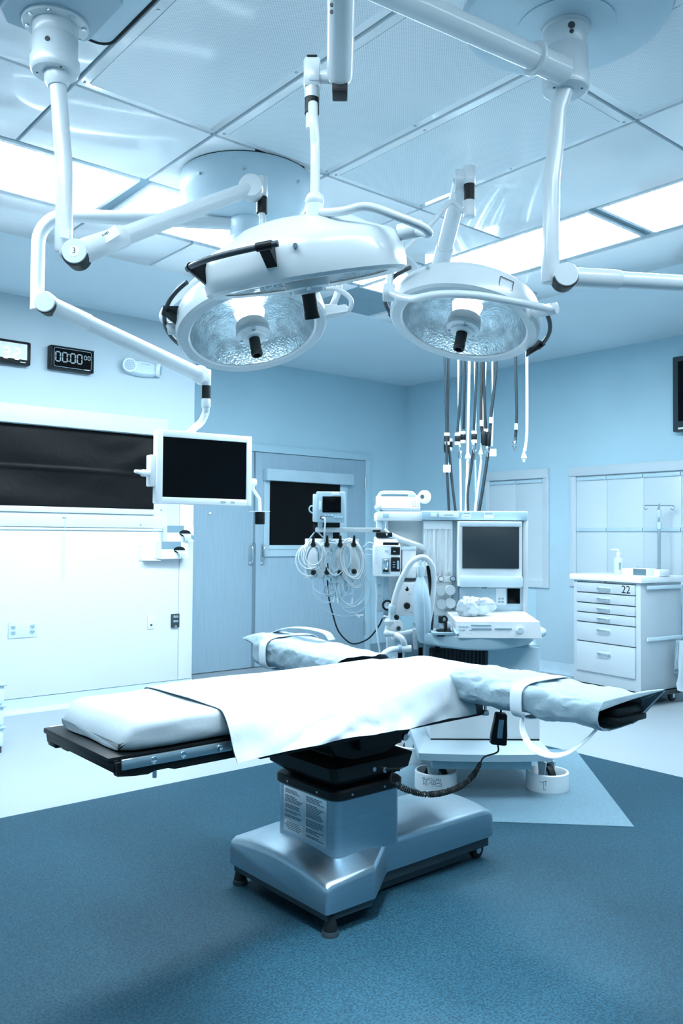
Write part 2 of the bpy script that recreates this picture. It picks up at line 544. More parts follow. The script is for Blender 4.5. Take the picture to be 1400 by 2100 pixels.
# pale lower wall panel between and below the right windows
MB().box((XW - 0.003, (Y0 + 5.06) / 2, 0.66), (0.006, 5.06 - Y0, 1.12), 0.001).build('wall_panel', mat('right_panel_paint', (0.46, 0.62, 0.70), 0.55, var=0.02), wr)
def cove(name, a, b, nrm_, mname=BASEB):
    """cove base: a skirting that curves out into the floor"""
    a, b, n = Vector(a), Vector(b), Vector(nrm_)
    pr = [(0.0, 0.105), (0.008, 0.105), (0.009, 0.04), (0.016, 0.018), (0.035, 0.004), (0.05, 0.001), (0.0, 0.001)]
    return structure(MB().loft([[p + n * q + ZZ * z for q, z in pr] for p in (a, b)]).build(name, mname))
cove('baseboard_left', (X0, YW, 0), (XE, YW, 0), (0, -1, 0))
cove('baseboard_recess', (XE, YW, 0), (XE, YD, 0), (1, 0, 0))
cove('baseboard_back', (6.16, YD, 0), (XW, YD, 0), (0, -1, 0), mat('dark_baseboard', (0.17, 0.27, 0.33), 0.5))
cove('baseboard_right', (XW, Y0, 0), (XW, YD, 0), (-1, 0, 0))

# ------------------------------------------------------------------ operating table
TX, TY = 2.10, 2.36
tb = thing('operating_table', 'black operating table with white mattress on a brushed steel pedestal base', 'operating table', (TX, TY, 0))
def base_ring(x, y0, y1, zb, zt, arch, ins=0.0, n=12):
    ym = (y0 + y1) / 2; hw = (y1 - y0) / 2 - ins
    pts = [(x, ym - hw, zb), (x, ym - hw, zt - 0.022), (x, ym - hw + 0.003, zt - 0.010), (x, ym - hw + 0.010, zt - 0.002)]
    for k in range(n + 1):
        t = -1 + 2 * k / n
        pts.append((x, ym + t * (hw - 0.022), zt + arch * (1 - t * t)))
    pts += [(x, ym + hw - 0.010, zt - 0.002), (x, ym + hw - 0.003, zt - 0.010), (x, ym + hw, zt - 0.022), (x, ym + hw, zb)]
    return pts
rings = [base_ring(1.722, 2.10, 2.67, 0.075, 0.150, 0.020, 0.008), base_ring(1.728, 2.10, 2.67, 0.075, 0.163, 0.026, 0.002), base_ring(1.745, 2.10, 2.67, 0.075, 0.172, 0.030)]
rings += [base_ring(1.928, 2.10, 2.67, 0.075, 0.184, 0.034), base_ring(1.935, 2.103, 2.667, 0.075, 0.185, 0.034)]
rings += [base_ring(2.08, 2.208, 2.57, 0.085, 0.200, 0.024), base_ring(2.095, 2.213, 2.565, 0.088, 0.202, 0.024)]
rings += [base_ring(2.62, 2.213, 2.565, 0.088, 0.200, 0.018), base_ring(2.655, 2.213, 2.565, 0.088, 0.194, 0.016), base_ring(2.674, 2.215, 2.563, 0.088, 0.183, 0.012, 0.003), base_ring(2.68, 2.218, 2.56, 0.088, 0.165, 0.008, 0.008)]
MB().loft(rings).build('base_cover', STEEL, tb, smooth=40)
sk = MB()
sk.prism([(1.735, 2.112), (1.925, 2.112), (2.085, 2.228), (2.66, 2.228), (2.66, 2.55), (2.085, 2.55), (1.925, 2.655), (1.735, 2.655)], 0.048, 0.088)
sk.prism([(1.80, 2.20), (1.95, 2.20), (2.10, 2.25), (2.56, 2.25), (2.56, 2.53), (2.10, 2.53), (1.80, 2.60)], 0.014, 0.05)
sk.build('base_skirt', DARKGREY, tb)
for x, y in ((1.752, 2.118), (1.752, 2.640)):
    f = MB().lathe([(0.0, 0.0), (0.026, 0.0), (0.027, 0.006), (0.022, 0.03), (0.014, 0.062), (0.012, 0.066), (0.0, 0.066)], Matrix.Translation((x, y, 0)), 20).build('levelling_foot', BLACK, tb)
    MB().lathe([(0.0275, 0.0), (0.0285, 0.004), (0.0255, 0.018), (0.0245, 0.018), (0.0265, 0.0)], Matrix.Translation((x, y, 0)), 20).build('foot_ring', DARKGREY, f)
for y in (2.262, 2.51):
    w = MB().cyl((2.625, y - 0.014, 0.032), (2.625, y + 0.014, 0.032), 0.032, 20, bev=0.004).build('wheel', RUBBER, tb)
    MB().cyl((2.625, y - 0.0165, 0.032), (2.625, y + 0.0165, 0.032), 0.014, 14).build('hub', ALU, w)
MB().prism(rrect(1.835, 2.195, 2.145, 2.535, 0.035, 6), 0.19, 0.392).build('column_housing', STEEL, tb)
MB().prism(rrect(1.825, 2.185, 2.155, 2.545, 0.04, 6), 0.386, 0.422, bev=0.006).build('column_rim', BLACK, tb)
rim = MB()
for x, y in ((1.8235, 2.28), (1.8235, 2.45)):
    rim.cyl((x - 0.002, y, 0.404), (x + 0.004, y, 0.404), 0.004, 10)
for x in (1.90, 2.05):
    rim.cyl((x, 2.1825, 0.404), (x, 2.188, 0.404), 0.004, 10)
rim.build('rim_screw', ALU, tb)
lp = MB().box((1.8335, 2.362, 0.302), (0.003, 0.245, 0.160), 0.001).build('rating_plate', ALU, tb)
pr_ = MB()
rr = random.Random(3)
for col, (ya, yb) in enumerate(((2.475, 2.372), (2.352, 2.250))):
    zz = 0.372
    while zz > (0.272 if col == 0 else 0.232):
        ln = (ya - yb) * rr.uniform(0.55, 1.0)
        pr_.box((1.8317, ya - ln / 2, zz), (0.0008, ln, 0.0022))
        zz -= 0.0052 if rr.random() > 0.18 else 0.011
o = pr_.build('print_lines', PRINT, lp); o['kind'] = 'stuff'
MB().box((1.8318, 2.424, 0.247), (0.001, 0.105, 0.034)).build('serial_label', LABEL, lp)
p2_ = MB()
for k in range(5):
    p2_.box((1.8311, 2.424 + rr.uniform(-.006, .006), 0.259 - k * 0.006), (0.0006, rr.uniform(.07, .095), 0.0018))
o = p2_.build('label_print', PRINT, lp); o['kind'] = 'stuff'
# black shroud and tilting head of the column
sh = MB()
def rect4(x0, x1, y0, y1, z):
    c = 0.02
    return [(x0 + c, y0, z), (x1 - c, y0, z), (x1, y0 + c, z), (x1, y1 - c, z), (x1 - c, y1, z), (x0 + c, y1, z), (x0, y1 - c, z), (x0, y0 + c, z)]
sh.loft([rect4(1.90, 2.08, 2.26, 2.47, 0.40), rect4(1.86, 2.12, 2.22, 2.51, 0.425), rect4(1.81, 2.17, 2.17, 2.56, 0.462), rect4(1.80, 2.19, 2.17, 2.56, 0.505), rect4(1.86, 2.14, 2.22, 2.51, 0.525), rect4(1.88, 2.10, 2.25, 2.48, 0.57)])
sh.build('column_shroud', BLACK, tb, smooth=20)
hd = MB()
hd.prism([(1.80, 0.60), (1.84, 0.54), (1.92, 0.515), (2.06, 0.515), (2.16, 0.55), (2.22, 0.61)], 2.20, 2.53, Matrix(((1, 0, 0, 0), (0, 0, 1, 0), (0, 1, 0, 0), (0, 0, 0, 1))))
hd.box((2.02, 2.182, 0.575), (0.20, 0.03, 0.055), 0.008)
hd.box((2.30, 2.36, 0.592), (0.22, 0.30, 0.03), 0.008)
hd.build('tilt_head', BLACK, tb, smooth=20)
hb = MB()
hb.cyl((2.135, 2.166, 0.565), (2.135, 2.185, 0.565), 0.012, 14)
hb.cyl((1.985, 2.166, 0.478), (1.985, 2.19, 0.478), 0.008, 12)
hb.cyl((2.03, 2.16, 0.470), (2.03, 2.19, 0.470), 0.010, 12)
hb.build('pivot_bolt', ALU, tb)
# table sections
fr_ = MB()
fr_.box((1.19, 2.36, 0.677), (0.40, 0.46, 0.016), 0.004)
fr_.box((1.90, 2.36, 0.655), (1.06, 0.45, 0.055), 0.006)
fr_.box((2.55, 2.36, 0.665), (0.26, 0.45, 0.045), 0.006)
fr_.build('table_top', BLACK, tb)
for sy in (2.125, 2.595):
    b = MB()
    s = -1 if sy < 2.36 else 1
    b.prism([(1.005, 0.672), (1.01, 0.636), (1.06, 0.630), (1.10, 0.628), (1.12, 0.634), (1.16, 0.634), (1.18, 0.628), (1.34, 0.628), (1.42, 0.628), (1.42, 0.672)], sy - 0.012, sy + 0.012, Matrix(((1, 0, 0, 0), (0, 0, 1, 0), (0, 1, 0, 0), (0, 0, 0, 1))))
    b.build('leg_section_beam', BLACK, tb)
    r = MB().box((1.19, sy + s * 0.018, 0.667), (0.345, 0.010, 0.028), 0.002).build('side_rail', ALU, tb)
    q = MB()
    for x in (1.11, 1.20, 1.32):
        q = MB()
        q.lathe([(0.0, 0.0), (0.006, 0.0), (0.009, 0.002), (0.0095, 0.0), (0.0095, -0.002)], fr((x, sy + s * 0.0235, 0.667), (0, s, 0)), 16)
        q.build('rail_screw', CHROME, r)
    MB().box((1.97, sy + s * 0.012, 0.638), (1.02, 0.024, 0.056), 0.006).build('seat_section_beam', BLACK, tb)
u = MB()
u.box((1.012, 2.36, 0.660), (0.018, 0.47, 0.034), 0.005)
u.box((1.02, 2.56, 0.640), (0.03, 0.06, 0.02), 0.005)
u.box((1.05, 2.50, 0.637), (0.06, 0.05, 0.016), 0.005)
u.build('end_bracket', BLACK, tb)
MB().cyl((1.125, 2.125, 0.612), (1.125, 2.125, 0.635), 0.006, 12).build('release_pin', ALU, tb)
# mattress with its fitted sheet
def srect(x, y0, y1, z0, z1, r, n=5, jitter=0.0):
    ring = [(x, y, z) for y, z in rrect(y0, z0, y1, z1, r, n)]
    out = []
    for i, p in enumerate(ring):
        d = noise.noise(Vector((p[0] * 7, p[1] * 9, p[2] * 18))) * jitter
        out.append((p[0], p[1] + d, p[2] + d * (0.6 if p[2] > (z0 + z1) / 2 else 0.2)))
    return out
def lerp(a, b, t): return a + (b - a) * t
mt = []
N = 46
for i in range(N + 1):
    t = i / N
    x = lerp(1.035, 2.72, t)
    e = min(1.0, min(t, 1 - t) * N / 2.5)
    k = math.sqrt(max(0.0, 1 - (1 - e) ** 2))
    y0, y1 = lerp(2.16, 2.125, k), lerp(2.56, 2.595, k)
    z1 = lerp(0.715, 0.770, k) + 0.003 * math.sin(x * 9)
    ring = rrect(y0, 0.689, y1, z1, 0.022, 4)
    # dense points along the long sides
    dens = []
    for w_, (a, b) in enumerate(zip(ring, ring[1:] + ring[:1])):
        m = (14 if w_ in (4, 14) else 3) if w_ % 5 == 4 else 1
        dens += [(lerp(a[0], b[0], q / m), lerp(a[1], b[1], q / m)) for q in range(m)]
    rg = []
    for y, z in dens:
        d = noise.noise(Vector((x * 8, y * 8, z * 30))) * 0.006 + noise.noise(Vector((x * 26, y * 22, z * 50))) * 0.0025
        sgn = -1 if y < 2.36 else 1
        rg.append((x + d, y + sgn * d * (1 if abs(y - 2.36) > 0.2 else 0.1), max(z + d * 0.55 if z > 0.72 else z, 0.687)))
    mt.append(rg)
MB().loft(mt).build('mattress', SHEET, tb, smooth=60)

# the white drape over the middle of the table
dr = []
NX = 44
path = cat([(2.622, 0.690), (2.617, 0.735), (2.600, 0.768), (2.56, 0.7755), (2.45, 0.7765), (2.36, 0.777), (2.25, 0.7765), (2.16, 0.7755), (2.118, 0.769), (2.097, 0.745), (2.086, 0.70), (2.078, 0.655), (2.074, 0.630)], 4)
for i in range(NX + 1):
    t = i / NX
    row = []
    for j, (p) in enumerate(path):
        y, z = p[0], p[1]
        f = max(0.0, (0.76 - z) / 0.13)
        near = y < 2.36
        xl = 1.335 + (0.014 * f * f if near else 0)
        xr = 2.40 - (0.02 * (1 - f) if near else 0.05)
        x = lerp(xl, xr, t)
        w = noise.noise(Vector((x * 5.0 + f * 1.5, 1.3, f * 0.7))) * 0.030 + noise.noise(Vector((x * 13.0 - f, 5.1, f))) * 0.016
        yy = y + (-abs(w) if near else abs(w)) * f
        zz = z + noise.noise(Vector((x * 4, y * 6, 2.2))) * 0.004 * (1 - f) + (0.002 * math.sin(x * 9))
        if near and f > 0.8:
            zz += noise.noise(Vector((x * 3.1, 9.0, 0))) * 0.008
        if near and i < 3:
            yy -= 0.006 * f * (3 - i)
        row.append((x, yy, zz))
    dr.append(row)
dp = MB().sheet(dr, 0.0022).build('table_drape', SHEET, smooth=70)
tag(dp, 'white cotton drape laid across the middle of the operating table', 'drape')

# arm boards
def arm_board(label, y0, y1, x0, x1, z0, z1, zt0, zt1, seed=0.0):
    """board reaching from y0 (at the table) to y1 (tip)"""
    s = 1 if y1 > y0 else -1
    t = thing('arm_board', label, 'arm board', ((x0 + x1) / 2, y0, z0))
    b = MB()
    b.box(((x0 + x1) / 2 + 0.015, (y0 + y1) / 2 + s * 0.03, z0 + 0.026), (x1 - x0 - 0.12, abs(y1 - y0) - 0.06, 0.020), 0.005)
    b.box(((x0 + x1) / 2 + 0.02, y1 - s * 0.07, z0 + 0.050), (x1 - x0 - 0.14, 0.12, 0.034), 0.012)
    b.build('board', BLACK, t)
    rings = []
    L = abs(y1 - y0) - 0.035
    n = 64
    for i in range(n + 1):
        q = i / n
        y = y0 + s * q * L
        k = min(1.0, (1 - q) * 7 + 0.55)
        w = (x1 - x0) / 2 * (1.0 + 0.04 * math.sin(q * 7))
        if q > 0.9: w *= 1 - (q - 0.9) * 1.0
        zb, zt = z0 + 0.0, lerp(zt0, zt1, q)
        m = 64
        rg = []
        for j in range(m):
            a = 2 * PI * j / m
            cx = math.copysign(abs(math.cos(a)) ** 0.45, math.cos(a)); cz = math.copysign(abs(math.sin(a)) ** 0.55, math.sin(a))
            px, pz = (x0 + x1) / 2 + w * cx, (zb + zt) / 2 + (zt - zb) / 2 * cz
            d = noise.noise(Vector((px * 11, y * 9, pz * 12 + seed))) * 0.010 - abs(noise.noise(Vector((px * 20, y * 13, pz * 24 + seed)))) * 0.012 - abs(noise.noise(Vector((px * 42, y * 30, pz * 46 + seed)))) * 0.005 + 0.004
            rg.append((px + d * cx, y, pz + d * cz))
        rings.append(rg)
    c = MB().loft(rings, caps=False)
    # inner lining gives the wrap thickness at its open end
    inner = [[(lerp((x0 + x1) / 2, p[0], 0.965), p[1], lerp((z0 + lerp(zt0, zt1, i / n)) / 2, p[2], 0.94)) for p in rg] for i, rg in enumerate(rings)]
    c.loft(inner[n - 6:], caps=False)
    for k in range(64):
        l = (k + 1) % 64
        c._add([rings[-1][k], rings[-1][l], inner[-1][l], inner[-1][k]], [[0, 1, 2, 3]])
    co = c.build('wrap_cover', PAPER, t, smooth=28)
    return t, rings, co, s
ar, rgr, cor, sr = arm_board('white wrapped arm board reaching right, black tip showing under its pointed cover flap', 2.125, 1.475, 2.31, 2.60, 0.676, 0.788, 0.795, 0.770)
al, rgl, col_, sl = arm_board('white wrapped arm board on the far side of the table, in front of the doors', 2.60, 3.235, 2.17, 2.46, 0.690, 0.800, 0.790, 0.832)
def flap(t, rings, s, tip, side=1, m=64):
    """the folded corner of the cover: two triangles running from the top edge to a point"""
    top = [rings[-1][k] for k in range(2, 31)]
    rows = []
    T = Vector(tip)
    for q in (0.0, 0.25, 0.5, 0.75, 0.97):
        rows.append([Vector(p).lerp(T + (Vector(p) - Vector(top[14])) * 0.03, q) + ZZ * (0.004 * math.sin(q * PI)) for p in top])
    b = MB().sheet(rows, 0.0022)
    ks = [k % m for k in (range(-14, 3) if side > 0 else range(30, 47))]
    fs = [Vector(rings[-1][k]) for k in ks]
    b.sheet([[p.lerp(T + (p - fs[8]) * 0.05, q) for p in fs] for q in (0.0, 0.3, 0.6, 0.93)], 0.0022)
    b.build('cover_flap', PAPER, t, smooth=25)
flap(ar, rgr, sr, (2.60, 1.435, 0.788), 1)
flap(al, rgl, sl, (2.22, 3.345, 0.800), 1)
def strap_band(t, x0, x1, y, z0, z1, w, n=28):
    P = []
    for j in range(n + 1):
        a = 2 * PI * j / n
        cx = math.copysign(abs(math.cos(a)) ** 0.45, math.cos(a)); cz = math.copysign(abs(math.sin(a)) ** 0.55, math.sin(a))
        P.append(((x0 + x1) / 2 + ((x1 - x0) / 2 + 0.008) * cx, y, (z0 + z1) / 2 + ((z1 - z0) / 2 + 0.007) * cz))
    return MB().ribbon(P, (0, 1, 0), w, 0.003).build('strap', STRAP, t, smooth=50)
strap_band(ar, 2.31, 2.60, 1.81, 0.672, 0.781, 0.048)
strap_band(al, 2.17, 2.46, 3.10, 0.690, 0.822, 0.05)
lp1 = cat([(2.325, 1.80, 0.675), (2.295, 1.775, 0.640), (2.27, 1.72, 0.600), (2.275, 1.65, 0.585), (2.30, 1.60, 0.600), (2.345, 1.565, 0.640), (2.37, 1.545, 0.672)], 6)
MB().ribbon(lp1, [Vector((0.75, 0.25, 0.35)).lerp(Vector((0.75, 0.6, -0.1)), i / (len(lp1) - 1)) for i in range(len(lp1))], 0.045, 0.003).build('strap_loop', STRAP, ar, smooth=50)
lp2 = cat([(2.30, 3.20, 0.835), (2.31, 3.12, 0.862), (2.34, 3.02, 0.868), (2.40, 2.95, 0.850), (2.43, 2.94, 0.815)], 6)
MB().ribbon(lp2, (1, 0.25, 0), 0.05, 0.003).build('strap_loop', STRAP, al, smooth=50)
kn = MB().cyl((2.50, 2.11, 0.625), (2.50, 2.11, 0.66), 0.006, 10)
kn.lathe([(0, 0), (0.013, 0), (0.014, 0.004), (0.014, 0.014), (0.012, 0.018), (0, 0.018)], Matrix.Translation((2.50, 2.11, 0.607)), 16)
kn.build('clamp_knob', ALU, ar)

# hand pendant and its coiled cable
hp = thing('hand_pendant', 'black hand control hanging from the table rail on a coiled cable', 'remote control', (2.545, 2.095, 0.50))
HM = fr((2.553, 2.085, 0.552), RH * 0.10 + ZZ, RH)
b = MB()
b.loft([[(x * w, y * 0.020, z) for x, y in rrect(-1, -1, 1, 1, 0.3, 3)] for z, w in ((-0.058, 0.026), (-0.055, 0.031), (-0.02, 0.030), (0.03, 0.024), (0.055, 0.022), (0.060, 0.018))], M=HM)
b.build('handset', BLACK, hp)
MB().box((0, 0.021, 0.004), (0.020, 0.003, 0.070), 0.002, M=HM).build('keypad', DARKGREY, hp)
MB().box((0, -0.021, 0.004), (0.020, 0.003, 0.070), 0.002, M=HM).build('keypad', GREYBLUE, hp)
MB().tube([HM @ Vector((0, 0.0, 0.055)), HM @ Vector((0.0, 0.01, 0.08)), HM @ Vector((0.0, 0.03, 0.085)), HM @ Vector((0, 0.045, 0.07))], 0.004, 8).build('hook', BLACK, hp)
a0 = HM @ Vector((0, 0, -0.058))
cpath = [a0, a0 + Vector((-0.002, 0, -0.03)), (2.473, 2.09, 0.458), (2.436, 2.08, 0.441)]
cpts = cat(cpath, 6)
coil = cat([cpts[-1], (2.375, 2.06, 0.413), (2.298, 2.05, 0.391), (2.196, 2.05, 0.385), (2.109, 2.06, 0.396), (2.047, 2.08, 0.42), (2.024, 2.1, 0.436)], 40)
hel = []
T_ = 0.0
prev = coil[0]
for i, p in enumerate(coil):
    tan = (coil[min(i + 1, len(coil) - 1)] - coil[max(i - 1, 0)]).normalized()
    u = tan.cross(ZZ).normalized(); w = u.cross(tan)
    seg = (p - prev).length
    m = max(1, int(seg / 0.0011))
    for q in range(m):
        T_ += seg / m / 0.0075 * 2 * PI
        c = prev.lerp(p, (q + 1) / m)
        rad = 0.0095 if i > 30 else 0.007 + 0.0025 * i / 30
        hel.append(c + (u * math.cos(T_) + w * math.sin(T_)) * rad)
    prev = p
cc = MB().tube(cpts, 0.0032, 8)
cc.tube(hel[::1], 0.0026, 5, caps=False)
cc.tube(cat([coil[-1], (2.035, 2.14, 0.435), (2.06, 2.155, 0.470)], 6), 0.004, 8)
cc.cyl((2.075, 2.135, 0.470), (2.03, 2.168, 0.471), 0.007, 10)
cc.build('coiled_cable', RUBBER, hp, smooth=60)

# ------------------------------------------------------------------ ceiling booms
def disc_joint(mb, p, r, d, axis):
    a = Vector(axis).normalized()
    mb.lathe([(0, -d / 2), (r * 0.93, -d / 2), (r, -d / 2 + 0.004), (r, d / 2 - 0.004), (r * 0.93, d / 2), (0, d / 2)], fr(p, a), 30)
def spring_arm(mb, a, b, ra, rb, mid=0.42):
    """tapered sleeve at the a end, then a slimmer tube to b"""
    a, b = Vector(a), Vector(b)
    p = a.lerp(b, mid * 0.55)
    mb.tube([a, a.lerp(b, 0.03), p - (p - a) * 0.02, p], [ra * 0.98, ra, (ra + rb) / 2 + 0.002, (ra + rb) / 2], 20)
    mb.tube([p, b], [(ra + rb) / 2 - 0.002, rb], 20)

# boom A: the square-housed mount at upper left, arm numbered 3
b1 = thing('ceiling_boom', 'white ceiling boom at upper left with square housing, drop tube and arm numbered 3', 'ceiling boom', (1.024, 2.676, HC))
cx, cy = 1.024, 2.676
m = MB()
m.box((1.00, 2.56, 2.985), (0.26, 0.30, 0.03), 0.008)
m.prism([(0.88, 2.40), (1.10, 2.40), (1.15, 2.45), (1.15, 2.70), (1.10, 2.78), (0.90, 2.78), (0.86, 2.72), (0.86, 2.44)], 2.945, 2.98, bev=0.006)
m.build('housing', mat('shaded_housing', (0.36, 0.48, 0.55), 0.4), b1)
pl = MB().prism(rrect(0.70, 1.75, 1.232, 2.733, 0.05, 5), 2.972, 2.982).build('cover_plate', PALE, b1)
gk = [(x, y, 2.974) for x, y in rrect(0.70, 1.75, 1.232, 2.733, 0.05, 5)]
MB().tube(gk, 0.007, 8, closed=True).build('gasket', RUBBER, pl)
fl_ = MB().lathe([(0, 2.955), (0.102, 2.955), (0.105, 2.950), (0.105, 2.937), (0.101, 2.933), (0.078, 2.933), (0, 2.933)], Matrix.Translation((cx, cy, 0)), 40).build('flange', ENAMEL, b1)
sc = MB()
for k in range(8):
    a = 2 * PI * k / 8 + 0.2
    MB().lathe([(0, -0.004), (0.007, -0.004), (0.008, 0), (0.008, 0.002)], Matrix.Translation((cx + 0.090 * math.cos(a), cy + 0.090 * math.sin(a), 2.933)), 12).build('bolt', ALU, fl_)
hb_ = MB().lathe([(0.072, 2.94), (0.072, 2.897), (0.0705, 2.895), (0.0705, 2.893), (0.072, 2.891), (0.072, 2.825), (0.078, 2.820), (0.078, 2.792), (0.075, 2.783), (0.070, 2.778), (0.0, 2.778)], Matrix.Translation((cx, cy, 0)), 40).build('hub', ENAMEL, b1)
sc = MB()
sc.cyl(Vector((cx, cy, 2.852)) - FH * 0.070, Vector((cx, cy, 2.852)) - FH * 0.0745, 0.008, 12)
for k in range(3):
    a = 2 * PI * k / 3 + 0.5
    sc.cyl((cx + 0.055 * math.cos(a), cy + 0.055 * math.sin(a), 2.780), (cx + 0.055 * math.cos(a), cy + 0.055 * math.sin(a), 2.7765), 0.004, 8)
o = sc.build('hub_screw', DARKGREY, hb_); o['kind'] = 'stuff'
t = MB()
t.tube([(cx + .005, cy - .004, 2.78), (cx + .007, cy - .006, 2.75), (cx + .008, cy - .007, 2.735)], [0.041, 0.040, 0.031], 24)
t.tube(cat([(cx + .008, cy - .007, 2.74), (1.044, 2.662, 2.589), (1.053, 2.659, 2.486), (1.054, 2.656, 2.413), (1.056, 2.658, 2.27)], 6), 0.0268, 24)
t.tube([(1.056, 2.658, 2.277), (1.056, 2.66, 2.201), (1.056, 2.661, 2.194)], [0.0285, 0.0285, 0.024], 24)
t.build('drop_tube', ENAMEL, b1)
J1 = Vector((1.074, 2.593, 2.177)); J1b = Vector((1.673, 2.494, 2.523))
MB().box(Vector((1.043, 2.617, 2.243)) , (0.028, 0.004, 0.030), M=None).build('rating_label', LABEL, b1)
k = MB()
disc_joint(k, J1, 0.041, 0.058, FH)
k.cyl(Vector((1.061, 2.656, 2.198)), J1 + FH * 0.01, 0.026, 16)
ko = k.build('elbow_joint', ENAMEL, b1)
MB().lathe([(0.030, -0.026), (0.0405, -0.026), (0.0405, 0.026), (0.030, 0.026)], fr(J1 - ZZ * 0.007, FH), 30).build('joint_band', BLACK, ko)
lettering('3', 0.026, fr(J1 - FH * 0.0295, -FH, RH), BLACK, ko, 'number')
MB().lathe([(0, 0), (0.017, 0), (0.017, 0.0008), (0, 0.0008)], fr(J1 - FH * 0.029, -FH), 24).build('number_disc', LABEL, ko)
s = MB(); d_ = (J1b - J1).normalized()
spring_arm(s, J1 + d_ * 0.02, J1b, 0.040, 0.026)
s.build('spring_arm', ENAMEL, b1)
la = J1 + d_ * 0.11 - FH * 0.038
MB().box((0, 0, 0), (0.105, 0.034, 0.003), M=fr(la, -FH, d_)).build('asset_label', LABEL, b1)
bc = MB()
for q in range(13):
    bc.box((-0.038 + q * 0.005, 0.009, 0.002), (0.0022 + 0.0012 * (q % 3), 0.007, 0.001), M=fr(la, -FH, d_))
bc.build('barcode', PRINT, b1)
k = MB()
disc_joint(k, J1b, 0.042, 0.06, FH)
S1 = Vector((1.724, 2.503, 2.536))
k.cyl(S1 + ZZ * 0.045, S1 - ZZ * 0.03, 0.021, 20, bev=0.004)
k.cyl(J1b + FH * 0.01, S1, 0.02, 14)
k.build('end_joint', ENAMEL, b1)
MB().cyl(S1 - ZZ * 0.03, S1 - ZZ * 0.088, 0.0195, 20).build('spindle_band', BLACK, b1)
SPB = S1 - ZZ * 0.088

# boom B: round dome in the middle, carries the display and the right lamp
DX, DY = 2.215, 3.345
b2 = thing('ceiling_boom', 'round white dome ceiling mount with two long tubular arms above the table', 'ceiling boom', (DX, DY, HC))
dm = MB().lathe([(0.300, 2.982), (0.312, 2.975), (0.316, 2.93), (0.305, 2.885), (0.275, 2.84), (0.225, 2.81), (0.15, 2.79), (0.0, 2.783)], Matrix.Translation((DX, DY, 0)), 56).build('dome_cover', PALE, b2)
MB().lathe([(0.0, 2.999), (0.306, 2.999), (0.306, 2.979), (0.0, 2.979)], Matrix.Translation((DX, DY, 0)), 56).build('backing_ring', DARKGREY, b2)
q = MB()
for a in (-2.9, -2.2, -1.3, -0.6):
    q.cyl((DX + 0.300 * math.cos(a), DY + 0.300 * math.sin(a), 2.90), (DX + 0.318 * math.cos(a), DY + 0.318 * math.sin(a), 2.898), 0.006, 10)
q.build('dome_screw', ALU, dm)
MB().lathe([(0.078, 2.80), (0.078, 2.70), (0.0765, 2.698), (0.0765, 2.694), (0.078, 2.692), (0.078, 2.615), (0.070, 2.605), (0.070, 2.46), (0.06, 2.45), (0, 2.45)], Matrix.Translation((DX, DY, 0)), 40).build('centre_post', PALE, b2)
zA = 2.765
E1 = Vector((1.448, 3.827, 2.739)); E1.z = zA
E2 = Vector((1.406, 3.867, 2.621))
post = Vector((DX, DY, zA))
t = MB()
dirE = (E1 - post).normalized()
low = Vector((1.417, 3.87, 2.315))
corner = Vector((low.x, low.y, zA))
arc = []
Rr = 0.14
for k_ in range(9):
    a = PI / 2 * k_ / 8
    dh = (Vector((corner.x, corner.y, zA)) - post).normalized()
    arc.append(corner - dh * Rr + dh * Rr * math.sin(a) - ZZ * (Rr - Rr * math.cos(a)))
t.tube([post] + arc + [low + ZZ * 0.02, low], 0.031, 22)
t.build('display_arm_tube', ENAMEL, b2)
J2 = Vector((1.436, 3.801, 2.336)); J2b = Vector((2.249, 3.804, 2.11))
k = MB(); disc_joint(k, J2, 0.048, 0.066, FH); k.cyl(low + ZZ * 0.035, J2, 0.03, 14)
ko = k.build('elbow_joint', ENAMEL, b2)
MB().lathe([(0.036, -0.028), (0.0475, -0.028), (0.0475, 0.028), (0.036, 0.028)], fr(J2 - ZZ * 0.006 + RH * 0.002, FH), 30).build('joint_band', BLACK, ko)
s = MB(); d_ = (J2b - J2).normalized()
spring_arm(s, J2 + d_ * 0.02, J2b, 0.040, 0.036); s.build('spring_arm', ENAMEL, b2)
k = MB(); disc_joint(k, J2b, 0.046, 0.07, FH)
S2 = Vector((2.281, 3.803, 2.109))
k.cyl(S2 + ZZ * 0.035, S2 - ZZ * 0.05, 0.024, 18, bev=0.003)
ko = k.build('end_joint', ENAMEL, b2)
MB().cyl(S2 - ZZ * 0.05, S2 - ZZ * 0.118, 0.0225, 18).build('spindle_band', BLACK, b2)
SPM = S2 - ZZ * 0.118
t = MB()
lo2 = Vector((2.693, 2.665, 2.259))
zB = 2.545
c2 = Vector((lo2.x, lo2.y, zB)); post2 = Vector((DX, DY, zB)); dh = (c2 - post2).normalized()
arc = [c2 - dh * Rr + dh * Rr * math.sin(PI / 2 * q / 8) - ZZ * (Rr - Rr * math.cos(PI / 2 * q / 8)) for q in range(9)]
t.tube([post2] + arc + [lo2 + ZZ * .02, lo2], 0.031, 22)
t.build('lamp_arm_tube', ENAMEL, b2)
J3 = Vector((2.669, 2.58, 2.271)); J3b = Vector((2.216, 1.983, 2.536))
k = MB(); disc_joint(k, J3, 0.042, 0.06, RH); k.cyl(lo2 + ZZ * 0.03, J3, 0.026, 14); k.build('elbow_joint', ENAMEL, b2)
s = MB(); d_ = (J3b - J3).normalized(); spring_arm(s, J3 + d_ * .02, J3b, 0.036, 0.030, 1.0); s.build('spring_arm', ENAMEL, b2)
S3 = Vector((2.215, 1.946, 2.523))
k = MB(); disc_joint(k, J3b, 0.040, 0.05, RH)
k.cyl(S3 + ZZ * 0.052, S3 - ZZ * 0.012, 0.0215, 20, bev=0.003)
k.build('end_joint', ENAMEL, b2)
